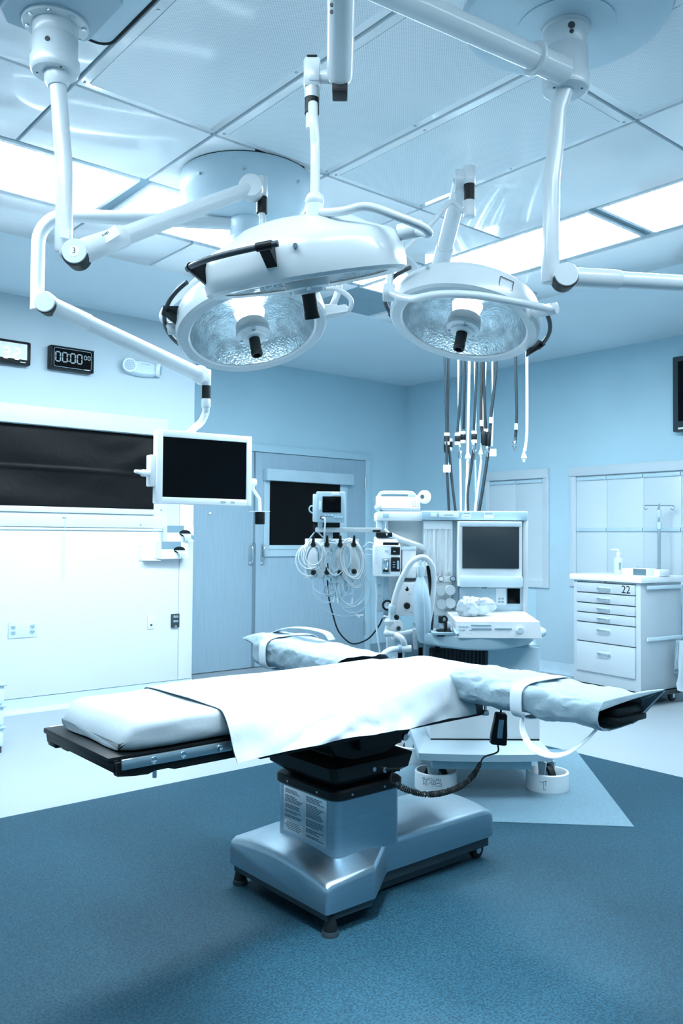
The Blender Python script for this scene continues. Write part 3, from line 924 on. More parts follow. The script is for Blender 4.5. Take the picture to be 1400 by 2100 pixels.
MB().cyl(S3 - ZZ * 0.012, S3 - ZZ * 0.068, 0.0195, 20).build('spindle_band', BLACK, b2)
SPC = S3 - ZZ * 0.068

# boom C: the wide disc at upper right
RX, RY = 2.285, 1.598
b3 = thing('ceiling_boom', 'wide white disc ceiling mount at upper right with a thick slanting tube', 'ceiling boom', (RX, RY, HC))
MB().lathe([(0.0, 2.999), (0.335, 2.999), (0.338, 2.98), (0.325, 2.955), (0.29, 2.940), (0.0, 2.940)], Matrix.Translation((RX, RY, 0)), 64).build('dome_cover', PALE, b3)
ir = MB().lathe([(0.0, 2.941), (0.155, 2.941), (0.157, 2.936), (0.14, 2.934), (0.0, 2.934)], Matrix.Translation((RX, RY, 0)), 48).build('inner_plate', PALE, b3)
q = MB()
for a in (0.4, 1.9, 3.4, 4.9):
    q.cyl((RX + .23 * math.cos(a), RY + .23 * math.sin(a), 2.942), (RX + .23 * math.cos(a), RY + .23 * math.sin(a), 2.937), 0.008, 10)
q.build('dome_screw', ALU, ir)
hb_ = MB().lathe([(0.078, 2.942), (0.078, 2.925), (0.0705, 2.922), (0.0705, 2.865), (0.069, 2.863), (0.069, 2.860), (0.0705, 2.858), (0.0705, 2.782), (0.075, 2.776), (0.075, 2.738), (0.072, 2.728), (0.066, 2.724), (0, 2.724)], Matrix.Translation((RX, RY, 0)), 44).build('hub', ENAMEL, b3)
q = MB()
q.cyl(Vector((RX, RY, 2.902)) - FH * 0.068, Vector((RX, RY, 2.902)) - FH * 0.073, 0.011, 14)
q.cyl(Vector((RX, RY, 2.882)) - FH * 0.068, Vector((RX, RY, 2.882)) - FH * 0.073, 0.007, 14)
for k_ in range(3):
    a = 2 * PI * k_ / 3 + 0.9
    q.cyl((RX + .052 * math.cos(a), RY + .052 * math.sin(a), 2.726), (RX + .052 * math.cos(a), RY + .052 * math.sin(a), 2.7225), 0.004, 8)
o = q.build('hub_screw', DARKGREY, hb_); o['kind'] = 'stuff'
tA = Vector((2.204, 1.566, 2.756)); tB = Vector((1.407, 1.661, 2.799)); tB.z = tA.z
t = MB(); d_ = (tB - tA).normalized()
t.tube([tA, tB], 0.036, 24)
t.tube([tA - d_ * 0.02, tA + d_ * 0.10], 0.041, 24)
t.lathe([(0.036, 0.0), (0.050, 0.0), (0.052, 0.006), (0.050, 0.012), (0.036, 0.012)], fr(tA + d_ * 0.10, d_), 28)
t.build('lamp_arm_tube', ENAMEL, b3)
t = MB()
t.tube([(RX - .01, RY - .01, 2.74), (2.259, 1.609, 2.662), (2.256, 1.616, 2.544), (2.249, 1.626, 2.433), (2.252, 1.632, 2.197)], [0.0265] * 5, 24)
t.tube([(2.252, 1.632, 2.204), (2.253, 1.635, 2.111), (2.253, 1.635, 2.103)], [0.0282, 0.0282, 0.024], 24)
t.build('drop_tube', ENAMEL, b3)
J4 = Vector((2.267, 1.59, 2.116)); J4b = Vector((2.9, 1.251, 2.129))
k = MB(); disc_joint(k, J4, 0.039, 0.056, FH); k.cyl(Vector((2.255, 1.632, 2.122)), J4, 0.026, 14)
ko = k.build('elbow_joint', ENAMEL, b3)
MB().lathe([(0.028, -0.025), (0.0385, -0.025), (0.0385, 0.025), (0.028, 0.025)], fr(J4 - ZZ * 0.006, FH), 30).build('joint_band', BLACK, ko)
s = MB(); d_ = (J4b - J4).normalized(); spring_arm(s, J4 + d_ * .02, J4b, 0.031, 0.025, 0.45); s.build('spring_arm', ENAMEL, b3)
# drop from the slanting tube and the arm that carries the near lamp, seen end on
k = MB()
dr0 = Vector((tB.x, tB.y, tB.z))
k.cyl(dr0 + ZZ * 0.05, dr0 - ZZ * 0.05, 0.045, 20, bev=0.006)
armE = Vector((1.362, 1.633, 2.465))
k.tube([Vector((1.208, 1.445, 2.577)), armE], 0.0335, 26)
k.cyl(dr0 - ZZ * 0.02, Vector((1.208, 1.445, 2.577)), 0.034, 16)
k.ball(armE, 0.0335, (1, 1, 1), 20)
k.build('end_arm', ENAMEL, b3)
k = MB()
k.box((0, 0, 0), (0.040, 0.05, 0.032), 0.004, M=fr(armE + FH * 0.02 - ZZ * 0.036, ZZ, RH))
k.build('arm_end_band', BLACK, b3)
SA = Vector((1.332, 1.71, 2.476))
k = MB()
k.box((0, 0, 0), (0.044, 0.044, 0.080), 0.010, M=fr(SA + ZZ * 0.006, ZZ, RH))
k.box((0.006, -0.02, -0.004), (0.028, 0.012, 0.05), 0.008, M=fr(SA + ZZ * 0.006, ZZ, RH))
k.cyl(SA + RH * 0.01, armE + FH * 0.02, 0.018, 14)
k.cyl(SA - ZZ * 0.03, SA - ZZ * 0.058, 0.020, 20)
k.build('yoke_block', ENAMEL, b3)
MB().box((0, 0, 0), (0.028, 0.04, 0.014), 0.003, M=fr(SA + ZZ * 0.042, ZZ, RH)).build('block_cap', BLACK, b3)
MB().cyl(SA - ZZ * 0.056, SA - ZZ * 0.098, 0.0188, 20).build('spindle_band', BLACK, b3)
SPA = SA - ZZ * 0.098
MB().tube([SPA, SPA - ZZ * 0.040, SPA - ZZ * 0.044], [0.016, 0.016, 0.012], 18).build('spindle_end', ENAMEL, b3)
q = MB()
for k_ in range(3):
    p = Vector((1.243, 1.522, 2.534)) - ZZ * 0.0165 * k_
    q.cyl(p - FH * 0.031, p - FH * 0.0355, 0.0042, 10)
o = q.build('arm_screw', DARKGREY, b3); o['kind'] = 'stuff'

# ------------------------------------------------------------------ surgical lamps
def surgical_lamp(label, P, roll, tilt, R, hts, power=SPOT_POWER):
    n = (ZZ * math.cos(tilt) + FH * math.sin(tilt))
    n = Matrix.Rotation(roll, 3, FH) @ n
    x = (RH - n * RH.dot(n)).normalized()
    t = thing('surgical_lamp', label, 'surgical lamp', P, group='surgical lamps')
    M = fr(P, n, x)
    k = R / 0.27
    out = [(0.225, 0.006), (0.232, 0.0), (0.262, 0.0), (0.272, 0.008), (0.274, 0.03), (0.268, 0.075), (0.258, 0.098), (0.246, 0.108), (0.225, 0.116), (0.19, hts * 0.78), (0.15, hts * 0.93), (0.10, hts), (0.0, hts)]
    out = [(r * k, z * k) for r, z in out]
    MB().lathe(out, M, 64).build('housing', ENAMEL, t, smooth=30)
    rf = [(0.228, 0.010), (0.215, 0.045), (0.185, 0.085), (0.14, 0.108), (0.07, 0.118), (0.0, 0.119)]
    MB().lathe([(r * k, z * k) for r, z in rf], M, 64).build('reflector', REFL, t, smooth=50)
    MB().lathe([(0.0, 0.004 * k), (0.226 * k, 0.007 * k), (0.226 * k, 0.010 * k), (0.0, 0.007 * k)], M, 48).build('glass_cover', GLASS, t)
    MB().lathe([(0.0, 0.112 * k), (0.045 * k, 0.106 * k), (0.056 * k, 0.090 * k), (0.050 * k, 0.066 * k), (0.034 * k, 0.046 * k), (0.0, 0.043 * k)], M, 24).build('bulb', BULB, t)
    MB().lathe([(0.0, 0.042 * k), (0.056 * k, 0.042 * k), (0.060 * k, 0.030 * k), (0.062 * k, 0.002), (0.060 * k, -0.008), (0.045 * k, -0.012), (0.042 * k, -0.022), (0.024 * k, -0.024), (0, -0.024)], M, 40).build('handle_flange', WHITE, t)
    for a in (0.6, 2.7, 4.8):
        MB().cyl((0.05 * math.cos(a), 0.05 * math.sin(a), -0.004), (0.05 * math.cos(a), 0.05 * math.sin(a), -0.018), 0.006, 12, M=M).build('flange_screw', ALU, t)
    MB().lathe([(0.0195, -0.022), (0.0195, -0.070), (0.0205, -0.074), (0.0205, -0.086), (0.019, -0.089), (0.013, -0.089), (0.012, -0.076), (0.0, -0.076)], M, 28).build('centre_handle', BLACK, t)
    ld = bpy.data.lights.new('lamp_light', 'SPOT')
    ld.energy = power; ld.color = TINT; ld.spot_size = math.radians(46); ld.spot_blend = 0.6; ld.shadow_soft_size = 0.16
    lo = bpy.data.objects.new('lamp_light', ld)
    COL.objects.link(lo); lo.parent = t
    lo.matrix_local = Matrix.Translation(-n * 0.10) @ rot_to(n)
    return t, M, k
def rail(t, M, k, a0, a1, z=0.085, rr=0.305, brk=(0, 1), name='grab_rail'):
    """dark bumper rail standing off the side, on wedge brackets"""
    rr *= k
    pts = []
    for q in range(25):
        a = lerp(a0, a1, q / 24)
        pts.append(M @ Vector((rr * math.cos(a), rr * math.sin(a), z * k)))
    o = MB().tube(pts, 0.0075, 12).build(name, DARKGREY, t)
    for b in brk:
        a = lerp(a0, a1, b)
        bm_ = MB()
        loc = M @ Matrix.Rotation(a, 4, 'Z')
        bm_.prism([(0.255 * k, z * k + 0.012), (rr + 0.004, z * k + 0.010), (rr + 0.006, z * k - 0.006), (0.262 * k, z * k - 0.058)], -0.013, 0.013, loc @ Matrix(((1, 0, 0, 0), (0, 0, 1, 0), (0, 1, 0, 0), (0, 0, 0, 1))))
        bm_.cyl((rr, -0.019, z * k), (rr, 0.019, z * k), 0.0105, 14, M=loc)
        bm_.build('rail_bracket', BLACK, t)
def pivot(mb, M, k, a, z=0.07, l=0.055):
    loc = M @ Matrix.Rotation(a, 4, 'Z')
    mb.cyl((0.262 * k, 0, z * k), ((0.27 + l) * k, 0, z * k), 0.021, 18, bev=0.003, M=loc)
    return loc @ Vector(((0.262 + l * 0.75) * k, 0, z * k))
DEG = math.radians
# near lamp (upper, seen almost edge-on)
LA, MA, kA = surgical_lamp('large white surgical lamp nearest the camera, tilted edge-on', Vector((1.348, 1.744, 1.941)), DEG(-9.5), DEG(-13.5), 0.262, 0.168, SPOT_POWER * 0.8)
rail(LA, MA, kA, DEG(197), DEG(262), brk=(0.0, 0.90))
y = MB()
pA = pivot(y, MA, kA, DEG(-12), 0.09, 0.06)
tipA = Vector((1.266, 1.611, 2.102))
y.tube(cat([SPA + ZZ * 0.020 - FH * 0.012 + RH * 0.003, SPA - ZZ * 0.02 - FH * 0.024 + RH * 0.004, Vector((1.322, 1.685, 2.319)), Vector((1.325, 1.685, 2.269)), Vector((1.314, 1.671, 2.198)), tipA], 6), 0.0125, 18)
y.ball(tipA, 0.0235, n=20)
y.cyl(tipA, tipA - ZZ * 0.065, 0.021, 18)
y.tube(cat([tipA - ZZ * 0.03, Vector((1.291, 1.538, 2.061)), Vector((1.331, 1.491, 2.069)), Vector((1.392, 1.441, 2.044)), Vector((1.449, 1.419, 2.028)), Vector((1.48, 1.432, 2.023)), pA], 8), 0.0105, 16)
y.build('yoke', ENAMEL, LA)
q = MB()
for kk, aa in enumerate((262 + 7,)):
    loc = MA @ Matrix.Rotation(DEG(aa), 4, 'Z')
    q.cyl((0.266 * kA, 0, 0.075), (0.278 * kA, 0, 0.075), 0.006, 14, M=loc)
q.build('side_screw', ALU, LA)
# left lower lamp
LB, MB_, kB = surgical_lamp('white surgical lamp lower left, reflector facing the room, behind the near lamp', Vector((1.651, 2.442, 1.987)), DEG(-12), DEG(18), 0.262, 0.20, SPOT_POWER * 0.15)
rail(LB, MB_, kB, DEG(150), DEG(232), brk=(0.60,))
y = MB()
pB = pivot(y, MB_, kB, DEG(5), 0.06, 0.05)
pB2 = pivot(y, MB_, kB, DEG(185), 0.06, 0.03)
hubB = MB_ @ Vector((0, 0, 0.33))
y.tube(cat([SPB, SPB - ZZ * 0.05, hubB + RH * 0.03, MB_ @ Vector((0.2, 0.03, 0.27)), MB_ @ Vector((0.33, 0.0, 0.16)), pB], 8), 0.012, 14)
y.tube(cat([SPB - ZZ * 0.05, MB_ @ Vector((-0.2, 0.03, 0.25)), MB_ @ Vector((-0.3, 0.0, 0.14)), pB2], 8), 0.012, 14)
y.build('yoke', ENAMEL, LB)
h = MB()
h.tube(cat([MB_ @ Vector((0.255, -0.05, 0.10)), MB_ @ Vector((0.31, -0.06, 0.085)), MB_ @ Vector((0.352, -0.05, 0.045)), MB_ @ Vector((0.35, -0.03, 0.02)), MB_ @ Vector((0.325, -0.01, 0.012))], 6), 0.0085, 12)
h.box((0.295, -0.02, 0.02), (0.09, 0.03, 0.035), 0.008, M=MB_)
h.build('side_bracket', ENAMEL, LB)
# right lamp
LC, MC, kC = surgical_lamp('white surgical lamp on the right, above the hanging gas hoses', Vector((2.225, 1.982, 2.019)), DEG(12.5), DEG(13.5), 0.262, 0.174, SPOT_POWER * 0.15)
rail(LC, MC, kC, DEG(150), DEG(222), brk=(0.0,), z=0.07)
rail(LC, MC, kC, DEG(-38), DEG(14), brk=(1.0,), z=0.03)
y = MB()
pC1 = Vector((1.948, 2.069, 2.107)); pC2 = MC @ Vector((0.305 * kC, -0.09, 0.075))
y.cyl(SPC, SPC - ZZ * 0.058, 0.021, 20, bev=0.003)
q0 = SPC - ZZ * 0.045
y.tube(cat([q0, q0 - RH * 0.03 + ZZ * 0.012, Vector((2.152, 1.975, 2.443)), Vector((2.115, 1.995, 2.395)), Vector((2.061, 2.017, 2.327)), Vector((2, 2.045, 2.259)), Vector((1.964, 2.065, 2.209)), Vector((1.959, 2.069, 2.183))], 8), 0.0095, 14)
y.cyl(Vector((1.959, 2.069, 2.196)), pC1 + ZZ * 0.02, 0.0125, 16)
y.cyl(pC1 - RH * 0.02, pC1 + RH * 0.02, 0.030, 20, bev=0.004)
y.tube(cat([pC1, Vector((1.893, 1.908, 2.042)), Vector((1.889, 1.781, 2.027)), Vector((1.954, 1.7, 2.02)), Vector((2.05, 1.646, 2.01)), Vector((2.168, 1.625, 2.009)), Vector((2.251, 1.633, 2.017))], 8), 0.0125, 16)
e = Vector((2.248, 1.714, 2.02)); e2 = Vector((2.268, 1.619, 2.02))
y.cyl(e, e2, 0.019, 20, bev=0.003)
y.lathe([(0, 0), (0.026, 0), (0.028, 0.006), (0.022, 0.012), (0, 0.012)], fr(e, e2 - e), 20)
y.build('yoke', ENAMEL, LC)
q = MB()
fr2 = MC @ Matrix.Rotation(DEG(-68), 4, 'Z')
for a, b, c, d in ((0, 0.034, 0.046, 0.001), (0, -0.034, 0.046, 0.001)):
    q.box((0.2715 * kC, 0, 0.05 + b * 0.5), (0.002, 0.05, 0.0018), M=fr2)
for s_ in (-0.025, 0.025):
    q.box((0.2715 * kC, s_, 0.05), (0.002, 0.0018, 0.034), M=fr2)
q.build('service_hatch', DARKGREY, LC)
q = MB()
q.cyl((0.266 * kC, 0, 0.075), (0.277 * kC, 0, 0.075), 0.006, 14, M=MC @ Matrix.Rotation(DEG(232), 4, 'Z'))
q.build('side_screw', ALU, LC)

# ------------------------------------------------------------------ hanging display on the left boom
mo = Vector((2.299, 3.832, 1.628))
mdir = (Vector((2.565, 3.784, 1.804)) - Vector((2.061, 3.843, 1.818)))
mdir.z = 0; mdir.normalize()
mn = Vector((mdir.y, -mdir.x, 0))
if mn.dot(FH) > 0: mn = -mn
hd_ = thing('hanging_display', 'white framed flat display with black screen hanging from a ceiling boom', 'monitor', (mo.x, mo.y, mo.z - 0.2))
MM = fr(mo, mn, mdir)                       # x along the screen, y up, z to the viewer
if (MM @ Vector((0, 1, 0)) - mo).z < 0:
    MM = fr(mo, mn, -mdir)
sx = 1 if (MM @ Vector((1, 0, 0)) - mo).dot(mdir) > 0 else -1
WMn, HMn = 0.535, 0.375
b = MB()
b.box((0, 0, -0.028), (WMn, HMn, 0.052), 0.006, M=MM)
b.box((0, -0.02, -0.065), (0.36, 0.26, 0.03), 0.01, M=MM)
bo = b.build('case', WHITE, hd_)
bz = MB()
e = 0.034
bz.box((0, HMn / 2 - e / 2, 0.003), (WMn, e, 0.012), 0.004, M=MM)
bz.box((0, -HMn / 2 + e / 2, 0.003), (WMn, e, 0.012), 0.004, M=MM)
for s_ in (-1, 1):
    bz.box((s_ * (WMn / 2 - e * 0.45), 0, 0.003), (e * 0.9, HMn, 0.012), 0.004, M=MM)
bz.build('bezel', WHITE, hd_)
MB().box((0, 0, 0.0), (WMn - 1.6 * e, HMn - 1.9 * e, 0.004), M=MM).build('screen', SCREEN, hd_)
b = MB()
for i_, w_ in ((0.10, 0.030), (0.155, 0.024)):
    b.box((sx * i_, -HMn / 2 + 0.016, 0.0095), (w_, 0.011, 0.0015), M=MM)
b.build('label_strip', GREYBLUE, hd_)
b = MB()
for i_ in range(5):
    b.cyl((sx * (0.19 + i_ * 0.013), -HMn / 2 + 0.014, 0.008), (sx * (0.19 + i_ * 0.013), -HMn / 2 + 0.014, 0.0105), 0.003, 10, M=MM)
b.build('button', PALE, hd_)
MB().tube(cat([SPM + ZZ * 0.004, SPM - ZZ * 0.05, Vector((2.292, 3.827, 1.918)), Vector((2.291, 3.869, 1.876)), Vector((2.276, 3.922, 1.844)), Vector((2.263, 3.961, 1.794)), MM @ Vector((sx * -0.02, 0.02, -0.06))], 8), 0.019, 16).build('hanger_tube', ENAMEL, hd_)
MB().cyl(SPM, SPM - ZZ * 0.045, 0.024, 18, bev=0.003).build('hanger_collar', ENAMEL, hd_)
h = MB()
h.box((sx * (-WMn / 2 - 0.014), -0.02, -0.04), (0.03, 0.16, 0.06), 0.005, M=MM)
h.cyl((sx * (-WMn / 2 - 0.02), -0.035, -0.03), (sx * (-WMn / 2 - 0.07), -0.035, -0.02), 0.018, 16, bev=0.004, M=MM)
h.cyl((sx * (-WMn / 2 - 0.06), -0.035, -0.02), (sx * (-WMn / 2 - 0.115), -0.03, 0.005), 0.013, 14, r1=0.009, bev=0.004, M=MM)
h.build('grip_mount', WHITE, hd_)
h = MB()
h.cyl((sx * (WMn / 2 - 0.01), -0.06, -0.03), (sx * (WMn / 2 + 0.045), -0.055, -0.03), 0.021, 16, bev=0.006, M=MM)
h.tube([MM @ Vector((sx * (WMn / 2 + a), b_, -0.03)) for a, b_ in ((0.028, -0.06), (0.03, -0.095), (0.05, -0.122), (0.068, -0.145), (0.072, -0.19), (0.072, -0.215))], 0.009, 12)
h.build('handle_arm', WHITE, hd_)
hh = MB().lathe([(0, -0.212), (0.057, -0.212), (0.057, -0.2155), (0, -0.2155)], Matrix.Translation(MM @ Vector((sx * (WMn / 2 + 0.072), 0, -0.03))), 28).build('splash_guard', CLEAR, hd_)
p = MM @ Vector((sx * (WMn / 2 + 0.072), -0.217, -0.03))
MB().cyl(p, p - ZZ * 0.068, 0.0275, 22, bev=0.004).build('handle_socket', BLACK, hd_)

# ------------------------------------------------------------------ left wall
w1 = structure(thing('window_1', 'x', 'window', (2.2, YW, 1.32)))
for k_ in ('label', 'category'): del w1[k_]
cs = ((2.6145, 6.07, 2.163), (1.311, 0.1, 0.094))
xr = cs[0][0] + cs[1][0] / 2
win_bot, win_top = 1.338, 2.08
b = MB()
b.box(((X0 + xr) / 2, YW - 0.05, 2.135), (xr - X0, 0.10, 0.135), 0.006)
b.build('blind_cassette', FRAME, w1)
fx = ((3.246, 6.1075, 1.7685), (0.1, 0.025, 0.801))
b = MB()
b.box((fx[0][0], YW - 0.0125, 1.70), (fx[1][0] + 0.02, 0.025, 0.74), 0.003)
b.box(((X0 + fx[0][0]) / 2 + 0.03, YW - 0.0125, 1.388), (fx[0][0] - X0 + 0.06, 0.025, 0.105), 0.003)
b.box(((X0 + fx[0][0]) / 2 + 0.03, YW - 0.010, 1.322), (fx[0][0] - X0 + 0.08, 0.020, 0.018), 0.003)
b.build('window_frame', FRAME, w1)
xin = fx[0][0] - fx[1][0] / 2
MB().box(((X0 + xin) / 2, YW - 0.003, 1.77), (xin - X0, 0.004, 0.66)).build('pane', SCREEN, w1)
rows = []
for i in range(41):
    z = lerp(2.075, 1.482, i / 40)
    row = []
    for j in range(57):
        x = lerp(X0 + 0.02, xin - 0.012, j / 56)
        f = i / 40
        d = 0.016 * noise.noise(Vector((x * 1.1 + z * 1.6, z * 3.2, 0.4))) + 0.022 * max(0, noise.noise(Vector((x * 2.6 - z * 5.0, z * 1.0 + x, 3.0)))) * math.sin(f * PI) * (1.5 if x > 2.4 else 0.5)
        d += 0.008 * math.exp(-((z - 1.765 + 0.012 * (x - 2.2)) / 0.006) ** 2)
        row.append((x, YW - 0.034 - d, z))
    rows.append(row)
MB().sheet(rows, 0.001).build('black_blind', BLIND, w1, smooth=70)
MB().box(((X0 + xin) / 2, YW - 0.034, 1.462), (xin - X0 - 0.02, 0.016, 0.042), 0.004).build('bottom_bar', FRAME, w1)
b = MB()
ch = ((2.463, 6.105, 1.2015), (0.008, 0.03, 0.519))
b.box((ch[0][0], YW - 0.028, ch[0][2]), (0.004, 0.004, ch[1][2]))
b.box((ch[0][0], YW - 0.030, 1.462), (0.06, 0.01, 0.008))
b.box((ch[0][0], YW - 0.030, 1.41), (0.03, 0.01, 0.008))
b.build('pull_cord', PALE, w1)
q = MB()
for p in ((3.254, 6.09, 1.481), (3.077, 6.09, 1.362)):
    q.cyl(Vector(p) + Vector((0, 0.01, 0)), Vector(p) - Vector((0, 0.003, 0)), 0.006, 10)
q.build('frame_screw', ALU, w1)

mat('timer_face', (0.003, 0.004, 0.005), 0.6, spec=0.03)
def wall_clock(name, label, cs, lit):
    c, s = cs
    t = thing(name, label, 'clock', (c[0], YW, c[2] - s[2] / 2))
    b = MB()
    b.box((c[0], YW - 0.035, c[2]), (s[0], 0.07, s[2]), 0.012 if lit else 0.004)
    b.build('case', BLACK, t)
    yf = YW - 0.0715
    MB().box((c[0], YW - 0.070, c[2] + (0.008 if lit else 0)), (s[0] * (0.86 if lit else 0.92), 0.003, s[2] * (0.66 if lit else 0.86))).build('display_window', LCD if lit else MATS['timer_face'], t)
    return t, c, s, yf
SEG = {'0': 'abcdef', '1': 'bc', '2': 'abdeg', '3': 'abcdg', '7': 'abc'}
def digit(mb, ch_, x, z, w, h, y, th):
    for sg in SEG[ch_]:
        if sg in 'adg':
            zz = {'a': z + h / 2, 'd': z - h / 2, 'g': z}[sg]
            mb.box((x, y, zz), (w - th, 0.001, th))
        else:
            xx = x + (w / 2 if sg in 'bc' else -w / 2); zz = z + (h / 4 if sg in 'bf' else -h / 4)
            mb.box((xx, y, zz), (th, 0.001, h / 2 - th * 0.6))
t, c, s, yf = wall_clock('timer_clock', 'black digital wall timer showing rows of zeros', ((2.4875, 6.085, 2.5805), (0.331, 0.07, 0.171)), False)
x = c[0] - s[0] * 0.34
for i, ch_ in enumerate('0000'):
    tl = MB()
    digit(tl, ch_, x, c[2] + 0.005, s[0] * 0.105, s[2] * 0.40, yf - 0.001, 0.009)
    o = tl.build('digit', LEDDIM, t)
    x += s[0] * (0.155 if i != 1 else 0.185)
for i in range(2):
    tl = MB()
    digit(tl, '0', x - s[0] * 0.02, c[2] + 0.022, s[0] * 0.05, s[2] * 0.17, yf - 0.001, 0.006); x += s[0] * 0.085
    tl.build('digit', LEDDIM, t)
cx_ = c[0] - s[0] * 0.34 + s[0] * 0.2475
tl = MB()
for dz in (-0.02, 0.03):
    tl.box((cx_, yf - 0.001, c[2] + dz), (0.008, 0.001, 0.008))
tl.build('colon', LEDDIM, t)
b = MB()
b.tube([(c[0] + x_, yf - 0.0005, c[2] + z_) for x_, z_ in rrect(-s[0] * .43, -s[2] * .40, s[0] * .43, s[2] * .40, 0.012, 3)], 0.0016, 6, closed=True)
b.build('face_outline', GREYBLUE, t)
MB().box((c[0] + s[0] * 0.33, yf - 0.001, c[2] - s[2] * 0.40), (s[0] * 0.12, 0.002, 0.006)).build('maker_plate', LABEL, t)
c65 = ((1.972, 6.085, 2.5725), (0.414, 0.07, 0.169))
t, c, s, yf = wall_clock('lit_clock', 'black cased lit digital wall clock cut by the left photo edge', c65, True)
for i, ch_ in enumerate('1232'):
    tl = MB()
    digit(tl, ch_, c[0] - s[0] * 0.30 + i * s[0] * 0.185, c[2] - 0.012, s[0] * 0.10, s[2] * 0.42, yf - 0.0012, 0.012)
    tl.build('digit', LEDLIT, t)
MB().box((c[0] + s[0] * 0.36, yf - 0.001, c[2] - s[2] * 0.40), (s[0] * 0.09, 0.002, 0.006)).build('maker_plate', LABEL, t)

ec = ((3.0645, 6.08, 2.5955), (0.317, 0.08, 0.127))
t = thing('emergency_light', 'white oval emergency light unit with two lamp heads on the left wall', 'emergency light', (ec[0][0], YW, ec[0][2] - 0.06))
ex, ez, ew, eh = ec[0][0], ec[0][2], ec[1][0], ec[1][2]
EM = Matrix(((1, 0, 0, ex), (0, 0, -1, YW), (0, 1, 0, ez), (0, 0, 0, 1)))
b = MB()
P0 = [(ew / 2 * math.copysign(abs(math.cos(a)) ** 0.75, math.cos(a)), eh / 2 * math.sin(a) - 0.012 * math.cos(a) * 0) for a in [2 * PI * q / 40 for q in range(40)]]
b.loft([[(x * 1.0, z, 0.0) for x, z in P0], [(x, z, 0.028) for x, z in P0], [(x * 0.96, z * 0.92, 0.048) for x, z in P0], [(x * 0.85, z * 0.72, 0.06) for x, z in P0]], M=EM)
b.build('housing', PALE, t)
for sx_ in (-1, 1):
    hN = MB()
    ax = Vector((sx_ * 0.25, -0.05, 1)).normalized() if sx_ < 0 else Vector((0.75, -0.1, 0.6)).normalized()
    hN.lathe([(0.0, 0.03), (0.052, 0.03), (0.056, 0.045), (0.053, 0.062), (0.047, 0.062), (0.042, 0.056), (0.0, 0.052)], EM @ fr((sx_ * ew * 0.34, 0.008, 0.015), ax), 28)
    ho = hN.build('lamp_head', WHITE, t)
    MB().lathe([(0.0, 0.058), (0.044, 0.0585), (0.044, 0.0605), (0.0, 0.060)], EM @ fr((sx_ * ew * 0.34, 0.008, 0.015), ax), 24).build('lens', PALE, ho)
    g = MB()
    for q in range(-2, 3):
        g.box((q * 0.015, 0, 0.062), (0.0025, 0.08 * math.sqrt(1 - (q / 3.2) ** 2), 0.002), M=EM @ fr((sx_ * ew * 0.34, 0.008, 0.015), ax))
        g.box((0, q * 0.015, 0.062), (0.08 * math.sqrt(1 - (q / 3.2) ** 2), 0.0025, 0.002), M=EM @ fr((sx_ * ew * 0.34, 0.008, 0.015), ax))
    g.build('lens_grid', GREYBLUE, ho)
MB().box((0.02, 0.03, 0.0605), (0.075, 0.008, 0.001), M=EM).build('status_strip', GREYBLUE, t)

# outlets and switches
oc = ((2.1745, 6.109, 0.5965), (0.205, 0.006, 0.115))
t = thing('outlet_plate', 'wide steel outlet plate with four sockets on the pale left wall', 'outlet', (oc[0][0], 6.112, oc[0][2] - 0.05))
MB().bb(oc, 0.002).build('plate', PALE, t)
for ix in (-1, 1):
    for iz in (-1, 1):
        cc_ = Vector((oc[0][0] + ix * oc[1][0] * 0.335, 6.1058, oc[0][2] + iz * oc[1][2] * 0.17))
        so = MB().prism([(0.019 * math.cos(a), max(-0.013, min(0.013, 0.019 * math.sin(a)))) for a in [2 * PI * q / 24 for q in range(24)]], 0, 0.003, fr(cc_, (0, -1, 0), (1, 0, 0))).build('socket', GREYBLUE, t)
        sl_ = MB()
        sl_.box(cc_ + Vector((-0.006, -0.0032, 0.002)), (0.003, 0.001, 0.009)); sl_.box(cc_ + Vector((0.006, -0.0032, 0.002)), (0.003, 0.001, 0.009)); sl_.cyl(cc_ + Vector((0, -0.002, -0.008)), cc_ + Vector((0, -0.0037, -0.008)), 0.0028, 10)
        sl_.build('slot', BLACK, so)
q = MB()
for ix in (-1, 0, 1):
    for iz in (-1, 1):
        q.cyl(Vector((oc[0][0] + ix * 0.07, 6.107, oc[0][2] + iz * oc[1][2] * 0.40)), Vector((oc[0][0] + ix * 0.07, 6.105, oc[0][2] + iz * oc[1][2] * 0.40)), 0.003, 8)
q.build('plate_screw', ALU, t)
sc_ = ((3.1855, 6.109, 0.5935), (0.059, 0.006, 0.115))
t = thing('wall_switch', 'small white switch plate with a dark button on the pale left wall', 'switch', (sc_[0][0], 6.112, sc_[0][2] - 0.06))
MB().bb(sc_, 0.002).build('plate', WALLPALE, t)
b = MB().cyl((sc_[0][0], 6.107, sc_[0][2] - 0.025), (sc_[0][0], 6.100, sc_[0][2] - 0.025), 0.008, 14); b.build('button', DARKGREY, t)
kc = ((3.3975, 6.102, 0.59), (0.071, 0.012, 0.11))
t = thing('key_switch_plate', 'dark metal switch plate near the right end of the left wall', 'switch', (kc[0][0], 6.108, kc[0][2] - 0.06))
MB().bb(kc, 0.002).build('plate', DARKGREY, t)
b = MB()
for z_ in (0.032, -0.004):
    b.box((kc[0][0], 6.094, kc[0][2] + z_), (kc[1][0] * 0.62, 0.010, 0.018), 0.002)
b.cyl((kc[0][0], 6.098, kc[0][2] - 0.045), (kc[0][0], 6.090, kc[0][2] - 0.045), 0.010, 14)
b.build('rocker', ALU, t)

